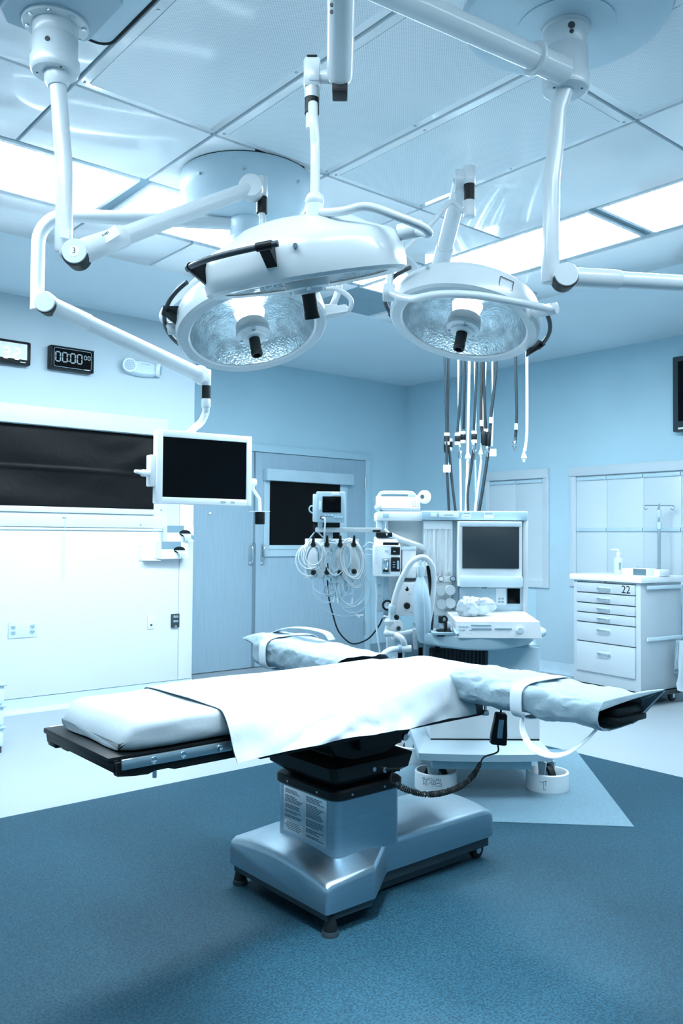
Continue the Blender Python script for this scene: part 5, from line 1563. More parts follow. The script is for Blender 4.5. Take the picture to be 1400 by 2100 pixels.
# base slab with curved front, plinth
def slab(x0, x1, yf, yb, z0, z1, bow, n=20):
    f = [(lerp(x0, x1, i / n), yf - bow * (1 - (2 * i / n - 1) ** 2)) for i in range(n + 1)]
    return f + [(x1, yb), (x0, yb)], z0, z1
(cx_, cy_, cz_), (sx_, sy_, sz_) = ((0.0721, 0.2214, 0.2007), (0.6598, 0.7, 0.0382))
P_, z0_, z1_ = slab(cx_ - sx_ / 2, cx_ + sx_ / 2, cy_ - sy_ / 2 + 0.02, cy_ + sy_ / 2, cz_ - sz_ / 2, cz_ + sz_ / 2, 0.025)
b = MB(); b.prism(P_, z0_, z1_ - 0.004); A('base_slab', b, GREYBLUE)
P2_ = [(x * 0.99, y + 0.004) for x, y in P_]
b = MB(); b.loft([[(x, y, z1_ - 0.004) for x, y in P_], [(x * 0.985, y + 0.008, z1_ + 0.002) for x, y in P_], [(x * 0.90 + 0.01, max(y, -0.02) + 0.03, z1_ + 0.030) for x, y in P_]]); A('base_top', b, PALE)
AB('plinth', GREYBLUE, ((0.0643, 0.2031, 0.1431), (0.4971, 0.5, 0.0438)), 0.004)
def caster(px, py, spin):
    t0 = Vector((px, py, 0.0))
    c, s = math.cos(spin), math.sin(spin)
    R3 = Matrix.Translation(t0) @ Matrix.Rotation(spin, 4, 'Z')
    w = A('caster_wheel', MB().cyl((-0.018, 0.0, 0.062), (0.018, 0.0, 0.062), 0.060, 26, bev=0.008, M=R3), RUBBER)
    A('wheel_disc', MB().cyl((-0.0195, 0.0, 0.062), (0.0195, 0.0, 0.062), 0.038, 22, M=R3), GREYBLUE, w)
    f = MB()
    f.cyl((0, 0.02, 0.135), (0, 0.02, 0.165), 0.038, 18, bev=0.004, M=R3)
    for sx_ in (-0.026, 0.026):
        f.prism([(-0.03, 0.14), (0.045, 0.14), (0.03, 0.055), (-0.012, 0.055)], sx_ - 0.004, sx_ + 0.004, R3 @ Matrix(((0, 0, 1, 0), (1, 0, 0, 0), (0, 1, 0, 0), (0, 0, 0, 1))))
    A('caster_fork', f, PALE)
RINGS = (((-0.1546, 0.0564, 0.025), 1.25, 'white cable guard ring around the left front caster, with printed text', True),
         ((0.4159, 0.0563, 0.034), 0.35, 'white cable guard ring around the right front caster', False),
         ((-0.2266, 0.5962, 0.035), 0.9, 'white cable guard ring around the rear left caster behind the table column', False))
for (rx, ry, rz_), spin, lab, prn in RINGS:
    caster(rx, ry, spin)
    wp = AM @ Vector((rx, ry, 0.0))
    if abs(ry) < 0.3: wp.z = 0.003
    else: wp.z = 0.003
    t = thing('caster_guard_ring', lab, 'guard ring', wp, math.atan2(RH.y, RH.x), group='guard rings around the machine casters')
    b = MB(); r0, r1, hh = 0.094, 0.107, 0.088
    b.lathe([(r0, 0.0), (r1, 0.0), (r1 + 0.001, 0.004), (r1, hh - 0.004), (r1 - 0.004, hh), (r0 + 0.003, hh), (r0, hh - 0.004), (r0, 0.0)], None, 48)
    b.build('ring', WHITE, t, local=True)
    if prn:
        b = MB(); r9 = random.Random(4)
        for row in range(6):
            for k_ in range(11):
                a = -PI / 2 - 0.75 + k_ * 0.085 + row * 0.01
                if r9.random() > 0.2:
                    b.box((0, 0, 0), (0.006 * r9.uniform(.6, 1.2), 0.0008, 0.0035), M=Matrix.Rotation(a, 4, 'Z') @ Matrix.Translation((r1 + 0.0008, 0, 0.070 - row * 0.007)) @ Matrix.Rotation(PI / 2, 4, 'Z'))
        o = b.build('printed_text', PRINT, t, local=True); o['kind'] = 'stuff'
    elif ry < 0.3:
        b = MB()
        for dx, dz, w_, h_ in ((-0.006, 0.030, 0.0022, 0.042), (0.0, 0.008, 0.014, 0.0022), (0.004, 0.052, 0.012, 0.0022), (0.004, 0.040, 0.0022, 0.026), (-0.016, 0.046, 0.018, 0.0022)):
            b.box((0, 0, 0), (w_, 0.0008, h_), M=Matrix.Rotation(-PI / 2 - 0.35, 4, 'Z') @ Matrix.Translation((r1 + 0.0008, dx, dz + 0.01)) @ Matrix.Rotation(PI / 2, 4, 'Z'))
        b.build('drawn_mark', PRINT, t, local=True)
# curved shelf
(cx_, cy_, cz_), (sx_, sy_, sz_) = ((0.0456, 0.0848, 0.7706), (0.5853, 0.5, 0.0642))
n = 26
f = []
for i in range(n + 1):
    t_ = i / n
    f.append((lerp(cx_ - sx_ / 2, cx_ + sx_ / 2, t_), 0.03 - 0.20 * math.sin(PI * min(1, t_ * 0.95 + 0.05)) ** 0.6))
back = [(cx_ + sx_ / 2, 0.42), (cx_ - sx_ / 2, 0.42)]
ztop_ = cz_ + sz_ / 2 - 0.002
rings = []
for z_, g in ((ztop_ - 0.055, -0.030), (ztop_ - 0.045, -0.012), (ztop_ - 0.012, 0.0), (ztop_ - 0.003, -0.004), (ztop_, -0.012)):
    rings.append([(x, y - g, z_ - (0.020 * math.sin(PI * (i / n)) if z_ < ztop_ - 0.03 else 0)) for i, (x, y) in enumerate(f)] + [(x, y, z_) for x, y in back])
A('shelf', MB().loft(rings), PALEBLUE)
e0 = Vector((cx_ + sx_ / 2 - 0.02, 0.04, ztop_ - 0.018))
A('shelf_handle', MB().tube([(cx_ + sx_ / 2 - 0.03, 0.03, ztop_ - 0.016), (cx_ + sx_ / 2 + 0.03, 0.05, ztop_ - 0.012), (cx_ + sx_ / 2 + 0.055, 0.08, ztop_ - 0.008), (cx_ + sx_ / 2 + 0.06, 0.16, ztop_ - 0.006)], [0.024, 0.026, 0.024, 0.020], 18), PALEBLUE)
# control console wedge on the shelf
(c0, c1, c2), (s0, s1, s2) = ((0.1225, -0.0169, 0.8306), (0.4116, 0.3, 0.0785))
x0_, x1_, zf0, zf1, yf_ = c0 - s0 / 2, c0 + s0 / 2, c2 - s2 / 2, c2 + s2 / 2, c1 - s1 / 2
cons = MB()
cons.loft([[(x0_ + 0.006, yf_ - 0.01, zf0), (x1_ + 0.005, yf_ - 0.01, zf0), (x1_ + 0.002, yf_ + 0.34, zf0), (x0_, yf_ + 0.34, zf0)],
           [(x0_, yf_ + 0.0, zf1), (x1_ - 0.004, yf_ + 0.0, zf1), (x1_ - 0.006, yf_ + 0.34, zf1 + 0.022), (x0_ - 0.008, yf_ + 0.34, zf1 + 0.022)]])
co_ = A('console', cons, WHITE)
for bx_ in (((0.0382, -0.1705, 0.8519), (0.0974, 0.004, 0.0071)), ((0.0402, -0.173, 0.835), (0.0974, 0.004, 0.0107)), ((0.1447, -0.173, 0.8357), (0.0831, 0.004, 0.0083))):
    AB('display_strip', GREYBLUE, bx_, 0.0005, co_)
(kx, ky, kz) = (0.2265, -0.1767, 0.829)
A('dial', MB().lathe([(0, -0.03), (0.024, -0.03), (0.024, -0.004), (0.018, 0.0), (0.017, 0.016), (0.015, 0.020), (0, 0.020)], fr((kx, ky + 0.012, kz), (0, -1, 0.1)), 28), PALE, co_)
b = MB()
for i in range(4):
    for j in range(3):
        if (i + j) % 4 != 3:
            (q0, q1, q2), (p0, p1, p2) = ((-0.0642, -0.1729, 0.8466), (0.0119, 0.003, 0.0071))
            b.box((q0 + i * 0.017, q1, q2 - j * 0.018), (0.013, 0.003, 0.008), 0.001)
o = A('key', b, PALEBLUE, co_); o['kind'] = 'stuff'
# clamp and vaporiser catch at the left of the shelf
b = MB()
b.bb(((-0.1354, -0.0962, 0.8063), (0.0721, 0.06, 0.0336)), 0.006); A('clamp_base', b, BLACK)
b = MB()
b.bb(((-0.1283, -0.0821, 0.839), (0.0531, 0.05, 0.0362)), 0.004); A('clamp_body', b, ALU)
b = MB()
p_ = Vector((-0.1368, -0.1182, 0.875))
b.lathe([(0.010, -0.01), (0.018, -0.01), (0.018, 0.01), (0.010, 0.01), (0.010, -0.01)], fr(p_, (0, -1, 0)), 20)
b.bb(((-0.1503, -0.0881, 0.8715), (0.0193, 0.04, 0.0338)), 0.003)
b.bb(((-0.1296, -0.1321, 0.8386), (0.0144, 0.01, 0.0479)), 0.002)
A('clamp_catch', b, BLACK)
b = MB(); b.tube([(-0.0906, -0.1172, 0.832), (-0.0787, -0.1856, 0.806)], 0.008, 10); A('clamp_lever', b, GREYBLUE)
AB('tray_recess', GREYBLUE, ((-0.1378, -0.0962, 0.8062), (0.1195, 0.1, 0.0143)), 0.002)
# upper cabinet
AB('upper_cabinet', PALE, ((0.0575, 0.4159, 1.083), (0.5405, 0.42, 0.5818)), 0.006)
tp = AB('top_cap', MATS['mid_blue_trim'], ((0.0549, 0.3869, 1.3945), (0.5615, 0.5, 0.0487)), 0.008)
for bx_ in (((-0.1623, 0.1333, 1.3966), (0.0307, 0.003, 0.0205)), ((-0.0829, 0.1333, 1.3972), (0.1024, 0.003, 0.0256)), ((0.013, 0.133, 1.4068), (0.0435, 0.003, 0.0179)), ((0.0079, 0.1325, 1.3889), (0.0486, 0.003, 0.0179)), ((0.1271, 0.1333, 1.3974), (0.0512, 0.003, 0.0333))):
    AB('sticker', LABEL, bx_, 0.0005, tp)
b = MB()
for bx_ in (((-0.0831, 0.1308, 1.3965), (0.0461, 0.001, 0.0064)), ((0.0128, 0.1305, 1.4062), (0.0333, 0.001, 0.0064)), ((0.0077, 0.13, 1.3888), (0.0333, 0.001, 0.0051)), ((0.1267, 0.1305, 1.4063), (0.041, 0.001, 0.0102))):
    b.bb(bx_)
o = A('sticker_print', b, GREYBLUE, tp); o['kind'] = 'stuff'
AB('right_post', ENAMEL, ((0.3266, 0.356, 1.0794), (0.0296, 0.4, 0.5908)), 0.010)
# main display
md = MB()
(q0, q1, q2), (p0, p1, p2) = ((0.1313, 0.1427, 1.1946), (0.3328, 0.08, 0.3403))
md.loft([[(q0 + sx_ * p0 / 2 * k_, y_, q2 + sz_ * p2 / 2) for sx_, sz_ in ((-1, -1), (1, -1), (1, 1), (-1, 1))] for y_, k_ in ((q1 - 0.034, 0.985), (q1 - 0.040 + 0.012, 1.0), (q1 + 0.04, 1.0))])
mo_ = A('display_case', md, WHITE)
AB('display_bezel', PALE, ((0.1293, 0.0982, 1.3495), (0.3223, 0.01, 0.0254)), 0.003, mo_)
AB('screen', SCREENGREY, ((0.1316, 0.1007, 1.2271), (0.2945, 0.006, 0.2169)), 0.001, mo_)
AB('display_chin', PALE, ((0.1347, 0.1368, 1.0507), (0.3317, 0.09, 0.0607)), 0.012, mo_)
# lower instrument panel
lp_ = AB('instrument_panel', PALEBLUE, ((0.1483, 0.2061, 0.9056), (0.333, 0.05, 0.2193)), 0.004)
AB('small_screen', SCREEN, ((0.2668, 0.1772, 0.9713), (0.067, 0.006, 0.0799)), 0.001, lp_)
AB('keypad_plate', WHITE, ((0.2002, 0.1783, 0.9668), (0.0516, 0.004, 0.0877)), 0.001, lp_)
for i in range(2):
    for j in range(2):
        (q0, q1, q2), (p0, p1, p2) = ((0.1911, 0.1746, 0.9568), (0.0116, 0.004, 0.0103))
        A('key', MB().box((q0 + i * 0.0175, q1, q2 - j * 0.016), (0.012, 0.005, 0.010), 0.002), GREYBLUE, lp_)
b = MB(); b.bb(((0.1008, 0.1178, 1.0179), (0.0254, 0.02, 0.0051)), 0.002); A('latch', b, BLACK)
b = MB()
for px_, py_ in ():
    pass
# dark upright strip, flow tube bank
AB('dark_upright', GREYBLUE, ((-0.0402, 0.205, 1.1164), (0.0311, 0.02, 0.5028)), 0.002)
ft = AB('flow_tube_panel', WHITE, ((-0.1323, 0.197, 1.2195), (0.1554, 0.02, 0.2951)), 0.003)
AB('flow_panel_head', WHITE, ((-0.1356, 0.1833, 1.3449), (0.1525, 0.02, 0.0439)), 0.003)
r5 = random.Random(8)
for i, px_ in enumerate((873, 883, 897.5, 907, 921)):
    pass
for bx_ in (((-0.1957, 0.1866, 1.1985), (0.0168, 0.012, 0.2481)), ((-0.1717, 0.1866, 1.1986), (0.0155, 0.012, 0.2481)), ((-0.1355, 0.1866, 1.1989), (0.0155, 0.012, 0.2481)), ((-0.1097, 0.1866, 1.1991), (0.0155, 0.012, 0.2481)), ((-0.0735, 0.1866, 1.1993), (0.0155, 0.012, 0.2481))):
    (q0, q1, q2), (p0, p1, p2) = bx_
    g_ = A('flow_tube', MB().cyl((q0, q1, q2 - p2 / 2), (q0, q1, q2 + p2 / 2), 0.0065, 12), CLEAR)
    b = MB()
    for k_ in range(26):
        b.box((q0 + 0.006, q1 + 0.010, q2 - p2 * 0.42 + p2 * 0.84 * k_ / 25), (0.006 if k_ % 5 else 0.012, 0.002, 0.0022))
    o = A('scale_mark', b, GREYBLUE, g_); o['kind'] = 'stuff'
    A('float_bead', MB().ball((q0, q1, q2 - p2 * 0.46), 0.0055, n=10), BLACK, g_)
for bx_ in (((-0.1539, 0.1856, 1.1988), (0.0103, 0.014, 0.248)), ((-0.0912, 0.1856, 1.1992), (0.0116, 0.014, 0.248))):
    AB('flow_divider', WHITE, bx_, 0.002)
AB('knob_plate', WHITE, ((-0.1013, 0.1967, 1.0571), (0.093, 0.03, 0.0362)), 0.004)
for p_, m_ in (((-0.1183, 0.1669, 1.06), WHITE), ((-0.0566, 0.1666, 1.061), GREYBLUE)):
    p_ = Vector(p_)
    k_ = A('flow_knob', MB().lathe([(0, -0.01), (0.0125, -0.01), (0.0125, 0.012), (0.010, 0.016), (0, 0.016)], fr(p_, (0, -1, 0)), 24), m_)
    A('knob_ring', MB().lathe([(0.0125, 0.0), (0.0155, 0.0), (0.0155, 0.006), (0.0125, 0.006), (0.0125, 0.0)], fr(p_, (0, -1, 0)), 24), DARKGREY, k_)
AB('lower_panel', WHITE, ((-0.1077, 0.1997, 0.9521), (0.0983, 0.02, 0.1733)), 0.004)
for p_ in ((-0.0737, 0.1482, 1.003), (-0.0715, 0.1501, 0.934), (-0.1218, 0.1587, 0.999), (-0.1167, 0.1604, 0.927)):
    p_ = Vector(p_)
    lob = [((0.027 + 0.0011 * math.cos(a * 12)) * math.cos(a), (0.027 + 0.0011 * math.cos(a * 12)) * math.sin(a)) for a in [2 * PI * q / 48 for q in range(48)]]
    A('gas_knob', MB().prism(lob, -0.012, 0.018, fr(p_, (0, -1, 0), (1, 0, 0)), bev=0.003), ENAMEL)
# left unit: back panel, vaporisers
AB('left_back_panel', WHITE, ((-0.2981, 0.4151, 1.1146), (0.1922, 0.3, 0.5159)), 0.005)
AB('left_top_block', WHITE, ((-0.3398, 0.337, 1.3896), (0.2421, 0.36, 0.0489)), 0.008)
AB('left_bracket', PALE, ((-0.4406, 0.249, 1.3236), (0.0364, 0.1, 0.0831)), 0.003)
AB('bracket_label', MATS['mid_blue_trim'], ((-0.4122, 0.1535, 1.3915), (0.0309, 0.003, 0.0231)), 0.0005)
va = AB('vaporiser', WHITE, ((-0.4105, 0.1438, 1.1564), (0.141, 0.16, 0.1611)), 0.006)
b = MB()
(q0, q1, q2), (p0, p1, p2) = ((-0.4095, 0.1408, 1.2583), (0.1337, 0.14, 0.0429))
b.loft([[(q0 - p0 / 2, q1 - p1 / 2, q2 - p2 / 2), (q0 + p0 / 2, q1 - p1 / 2, q2 - p2 / 2), (q0 + p0 / 2, q1 + p1 / 2, q2 - p2 / 2), (q0 - p0 / 2, q1 + p1 / 2, q2 - p2 / 2)], [(q0 - p0 / 2 + 0.004, q1 + 0.0, q2 + p2 / 2), (q0 + p0 / 2 - 0.020, q1 + 0.0, q2 + p2 / 2), (q0 + p0 / 2 - 0.02, q1 + p1 / 2, q2 + p2 / 2), (q0 - p0 / 2 + 0.004, q1 + p1 / 2, q2 + p2 / 2)]])
A('vaporiser_lid', b, PALE, va)
AB('lid_strip', BLACK, ((-0.3913, 0.0582, 1.2446), (0.0805, 0.004, 0.0151)), 0.001, va)
AB('black_panel', BLACK, ((-0.3665, 0.0593, 1.2071), (0.0465, 0.004, 0.0402)), 0.001, va)
AB('black_panel', BLACK, ((-0.366, 0.0613, 1.138), (0.0465, 0.004, 0.0729)), 0.001, va)
b = MB()
for y_ in (1147, 1153, 1159, 1165):
    pass
for bx_ in (((-0.3745, 0.0569, 1.15), (0.0126, 0.002, 0.0038)), ((-0.3744, 0.0573, 1.1374), (0.0126, 0.002, 0.0038)), ((-0.3743, 0.0577, 1.1248), (0.0126, 0.002, 0.0038)), ((-0.353, 0.0574, 1.1357), (0.0101, 0.002, 0.0427)), ((-0.3724, 0.0554, 1.2046), (0.0126, 0.002, 0.005))):
    b.bb(bx_)
A('panel_print', b, GREYBLUE, va)
AB('window_recess', GREYBLUE, ((-0.4143, 0.0636, 1.1288), (0.0428, 0.004, 0.0805)), 0.001, va)
b = MB(); (q0, q1, q2), (p0, p1, p2) = ((-0.4157, 0.0695, 1.1313), (0.0352, 0.02, 0.0654))
b.cyl((q0, q1, q2 + p2 / 2), (q0, q1, q2 - p2 / 2), p0 / 2, 20, bev=0.004); A('filling_cylinder', b, CHROME, va)
AB('fill_cap', BLACK, ((-0.416, 0.0602, 1.1054), (0.0301, 0.02, 0.0125)), 0.003, va)
AB('maker_badge', PALEBLUE, ((-0.4111, 0.0598, 1.208), (0.0201, 0.003, 0.0126)), 0.001, va)
b = MB()
for k_ in range(9):
    (q0, q1, q2), (p0, p1, p2) = ((-0.464, 0.0597, 1.2278), (0.0201, 0.002, 0.0025))
    b.box((q0, q1, q2 - k_ * 0.0105), (p0 * (0.7 + 0.3 * ((k_ * 7) % 3) / 2), p1, 0.0018))
o = A('print_lines', b, MATS['mid_blue_trim'], va); o['kind'] = 'stuff'
AB('vaporiser_foot', BLACK, ((-0.3647, 0.1158, 1.0862), (0.0554, 0.1, 0.0201)), 0.004, va)
AB('mounting_bar', BLACK, ((-0.4223, 0.1499, 1.2911), (0.0842, 0.06, 0.023)), 0.003)
b = MB(); p_ = (-0.4091, 0.11, 1.292)
b.prism([(-0.006, 0.006), (0.006, 0.006), (0, -0.008)], 0, 0.002, fr(p_, (0, -1, 0), (1, 0, 0))); A('arrow_mark', b, LABEL)
vb = AB('canister', WHITE, ((-0.2895, 0.2042, 1.1408), (0.0744, 0.12, 0.1615)), 0.012)
AB('canister_lid', PALE, ((-0.2921, 0.1969, 1.2217), (0.0819, 0.13, 0.0205)), 0.006, vb)
AB('canister_base', DARKGREY, ((-0.2896, 0.2017, 1.0555), (0.0895, 0.13, 0.0102)), 0.003, vb)
# lower left: regulator panel, rails, gauge
rp = AB('regulator_panel', WHITE, ((-0.2987, 0.1546, 0.9552), (0.1174, 0.05, 0.176)), 0.010)
p_ = Vector((-0.3026, 0.1108, 0.922)); A('adjusting_knob', MB().lathe([(0, -0.01), (0.017, -0.01), (0.018, 0.008), (0.014, 0.022), (0, 0.025)], fr(p_, (0, -1, 0)), 24), BLACK, rp)
p_ = Vector((-0.3028, 0.108, 1.006)); A('selector_knob', MB().lathe([(0, -0.01), (0.008, -0.01), (0.008, 0.012), (0, 0.014)], fr(p_, (0, -1, 0)), 18).box((0, 0, 0), (0.005, 0.02, 0.01), M=fr(p_ + Vector((0.003, -0.012, 0.008)), (0, -1, 0), (0.9, 0, 0.5))), BLACK, rp)
b = MB()
for bx_ in (((-0.2863, 0.1269, 0.9806), (0.0153, 0.002, 0.0033)), ((-0.3087, 0.1294, 0.8937), (0.0102, 0.002, 0.0033)), ((-0.278, 0.1296, 0.8863), (0.0153, 0.002, 0.0033))): b.bb(bx_)
A('panel_print', b, GREYBLUE, rp)
AB('mounting_rail', MATS['mid_blue_trim'], ((-0.4077, 0.1893, 0.9669), (0.0283, 0.04, 0.2034)), 0.004)
AB('mounting_rail', PALE, ((-0.442, 0.194, 0.9762), (0.031, 0.03, 0.1883)), 0.003)
for bx_ in (((-0.4439, 0.1742, 1.023), (0.0129, 0.003, 0.0129)), ((-0.4422, 0.1758, 0.9663), (0.0103, 0.003, 0.0077))): AB('rail_plate', GREYBLUE, bx_, 0.0005)
p_ = Vector((-0.4061, 0.0707, 0.927))
ga = A('pressure_gauge', MB().lathe([(0, -0.025), (0.027, -0.025), (0.028, 0.0), (0.028, 0.008), (0.024, 0.010), (0.023, 0.004), (0, 0.004)], fr(p_, (0, -1, 0)), 32), BLACK)
A('gauge_face', MB().lathe([(0, 0.004), (0.0175, 0.004), (0.0175, 0.0055), (0, 0.0055)], fr(p_, (0, -1, 0)), 28), LABEL, ga)
b = MB()
for k_ in range(11):
    a = -0.7 + k_ * 0.46
    b.box((0.0135, 0, 0.006), (0.006, 0.0016, 0.001), M=fr(p_, (0, -1, 0), (1, 0, 0)) @ Matrix.Rotation(a, 4, 'Z'))
b.box((0.004, 0, 0.0065), (0.016, 0.0018, 0.001), M=fr(p_, (0, -1, 0), (1, 0, 0)) @ Matrix.Rotation(0.9, 4, 'Z'))
A('gauge_mark', b, BLACK, ga)
b = MB(); b.bb(((-0.4063, 0.1324, 0.8606), (0.0457, 0.04, 0.0203)), 0.006); A('gauge_block', b, CHROME)
# absorber and breathing circuit, lower left
ab = A('absorber_head', MB().loft([[(x, y_, z) for x, z in rrect(-0.032, -0.05, 0.032, 0.05, 0.020, 5)] for y_ in (-0.03, 0.03)], M=Matrix.Translation((-0.3604, 0.0739, 0.799))), WHITE)
p_ = Vector((-0.3499, 0.0382, 0.812)); A('absorber_knob', MB().lathe([(0, -0.01), (0.011, -0.01), (0.011, 0.008), (0, 0.010)], fr(p_, (0, -1, 0)), 18), DARKGREY, ab)
AB('absorber_column', PALE, ((-0.3589, 0.1442, 0.6252), (0.0936, 0.09, 0.3034)), 0.01)
p_ = Vector((-0.3566, 0.0927, 0.863)); A('valve_knob', MB().lathe([(0, -0.02), (0.013, -0.02), (0.013, 0.008), (0.009, 0.012), (0, 0.012)], fr(p_, (0, -1, 0)), 18), BLACK)
for py_ in (): pass
for p_ in ((-0.3521, 0.0455, 0.76), (-0.3464, 0.0464, 0.708)):
    A('check_valve', MB().lathe([(0, -0.02), (0.019, -0.02), (0.019, 0.0), (0.015, 0.008), (0, 0.010)], fr(p_, (0, -1, 0.3)), 20), GREYBLUE, ab)
tb_ = MB()
tb_.cyl((-0.387, 0.0109, 0.9), (-0.3947, 0.0122, 0.855), 0.015, 18)
tb_.lathe([(0, -0.02), (0.012, -0.02), (0.024, -0.006), (0.026, 0.006), (0.016, 0.02), (0, 0.02)], Matrix.Translation((-0.4017, 0.0128, 0.845)), 24)
tb_.tube(cat([(-0.4046, 0.0131, 0.835), (-0.4116, 0.0136, 0.803), (-0.4125, -0.0054, 0.791)], 5), 0.013, 14)
A('filter_elbow', tb_, ENAMEL)
tb_ = MB()
tb_.tube([(-0.4127, -0.0161, 0.794), (-0.3667, -0.0256, 0.788), (-0.3268, -0.0155, 0.792), (-0.2696, 0.0144, 0.802)], 0.0135, 16)
tb_.tube([(-0.2734, 0.0033, 0.813), (-0.2726, 0.004, 0.798), (-0.2629, 0.0266, 0.711)], 0.012, 14)
tb_.ball((-0.4127, -0.0161, 0.792), 0.018, n=16)
A('white_pipe', tb_, ENAMEL)
tb_ = MB(); tb_.tube(cat([(-0.3694, -0.0659, 0.79), (-0.3462, -0.0856, 0.778), (-0.3312, -0.0847, 0.754), (-0.3252, -0.0639, 0.72)], 6), 0.0150, 16); A('inhale_elbow', tb_, ENAMEL)
tb_ = MB()
tb_.tube([(-0.3553, -0.0841, 0.723), (-0.295, -0.0842, 0.725)], 0.0175, 18)
A('inhale_pipe', tb_, ENAMEL)
A('pipe_collar', MB().cyl((-0.3624, -0.0835, 0.725), (-0.3411, -0.0839, 0.725), 0.0205, 20, bev=0.003), GREYBLUE)
A('white_hose', MB().tube(cat([(-0.3553, -0.0841, 0.725), (-0.4013, -0.1242, 0.723), (-0.4393, -0.1628, 0.704), (-0.4587, -0.1818, 0.667), (-0.4617, -0.2, 0.611), (-0.4555, -0.1778, 0.525)], 6), 0.0145, 14), PALE)
for p0_, p1_ in (((-0.3476, -0.0436, 0.7), (-0.3467, -0.0415, 0.646)), ((-0.2331, 0.0766, 0.71), (-0.2336, 0.0787, 0.649))):
    P = []; r_ = []
    for k_ in range(33):
        P.append(Vector(p0_).lerp(Vector(p1_), k_ / 32)); r_.append(0.0125 if k_ % 2 else 0.0095)
    A('bellows_hose', MB().tube(P, r_, 14), BLACK)
AB('canister_foot', GREYBLUE, ((-0.3714, 0.0147, 0.6055), (0.0297, 0.03, 0.1285)), 0.008)
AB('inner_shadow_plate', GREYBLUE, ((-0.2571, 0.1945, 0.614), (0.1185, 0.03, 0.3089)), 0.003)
b = MB(); b.bb(((-0.1523, 0.037, 0.6983), (0.0248, 0.04, 0.0496)), 0.004); b.bb(((-0.1557, 0.0124, 0.6849), (0.0321, 0.03, 0.0371)), 0.004)
A('pipe_clamp', b, BLACK)
p_ = Vector((-0.1833, -0.0135, 0.71)); A('bleed_valve', MB().lathe([(0.008, -0.01), (0.014, -0.01), (0.014, 0.010), (0.008, 0.010), (0.008, -0.01)], fr(p_, (0, -1, 0)), 20), BLACK)
# white breathing hose arching over
hs = MB().tube(cat([(-0.3887, -0.0089, 0.897), (-0.3818, -0.0201, 0.937), (-0.3657, -0.0314, 1.002), (-0.342, -0.0441, 1.069), (-0.3052, -0.0458, 1.136), (-0.2719, -0.0465, 1.168), (-0.2364, -0.0374, 1.178), (-0.2064, -0.0265, 1.163), (-0.182, -0.0151, 1.123), (-0.1752, 0.0064, 1.06), (-0.1769, 0.0285, 0.985), (-0.1862, 0.052, 0.878), (-0.1985, 0.0743, 0.79)], 8), 0.0145, 18)
A('breathing_hose', hs, ENAMEL)
A('hose_cuff', MB().cyl((-0.3887, -0.0089, 0.902), (-0.3846, -0.0199, 0.937), 0.0175, 20, bev=0.002), PALE)
P = cat([(-0.2051, 0.0046, 1.135), (-0.1944, 0.0059, 1.073), (-0.1847, 0.0285, 0.997), (-0.1792, 0.0514, 0.883), (-0.1815, 0.0743, 0.78)], 26)
A('black_corrugated_hose', MB().tube(P, [0.0125 if k_ % 2 else 0.0098 for k_ in range(len(P))], 14), BLACK)
b = MB(); b.cyl((-0.2544, -0.016, 1.16), (-0.2515, -0.0148, 1.101), 0.016, 18, bev=0.002); b.cyl((-0.2229, 0.004, 1.154), (-0.22, 0.0052, 1.115), 0.012, 16); b.tube([(-0.2847, 0.0043, 1.139), (-0.2544, -0.016, 1.14)], 0.010, 12)
A('bag_connector', b, CLEAR)
b = MB()
for k_ in range(4): b.cyl((-0.2628, -0.0309, 1.158), (-0.2627, -0.0295, 1.111), 0.002, 8)
# breathing bag
def bagring(c, w, d, m=26):
    c = Vector(c)
    return [c + Vector((w * math.cos(2 * PI * j / m) , d * math.sin(2 * PI * j / m) + (0.004 if abs(math.cos(2 * PI * j / m)) < 0.25 else 0), 0)) for j in range(m)]
bag = thing('breathing_bag', 'limp pale rubber breathing bag hanging on the left of the anaesthesia machine', 'breathing bag', AM @ Vector((-0.2273, -0.0141, 0.751)), math.atan2(RH.y, RH.x))
bg = MB()
for (c_, w_, d_) in (): pass
RG = [((-0.2474, -0.0244, 1.108), .0135, .0135), ((-0.2452, -0.0239, 1.081), .016, .015), ((-0.2453, -0.0331, 1.057), .026, .022), ((-0.2453, -0.0423, 1.023), .037, .030), ((-0.2418, -0.0511, 0.975), .043, .034), ((-0.2367, -0.0494, 0.921), .044, .034), ((-0.2338, -0.0483, 0.867), .042, .032), ((-0.2315, -0.0463, 0.818), .037, .028), ((-0.2249, -0.0355, 0.781), .028, .022), ((-0.2219, -0.0344, 0.759), .016, .015), ((-0.2219, -0.0344, 0.751), .004, .005)]
bg.loft([[AM @ p for p in bagring(*g)] for g in RG])
bg.build('bag', BAGMAT, bag, smooth=60)
b = MB(); b.tube([AM @ Vector(p) for p in cat([(-0.235, -0.0794, 1.077), (-0.2372, -0.097, 1.005), (-0.2305, -0.094, 0.896), (-0.2262, -0.0759, 0.797)], 6)], 0.0025, 8); b.build('seam_ridge', PALE, bag)
b = MB().cyl(AM @ Vector((-0.2475, -0.0258, 1.131)), AM @ Vector((-0.2459, -0.0245, 1.081)), 0.0165, 20, bev=0.002); b.build('bag_neck', PALE, bag)
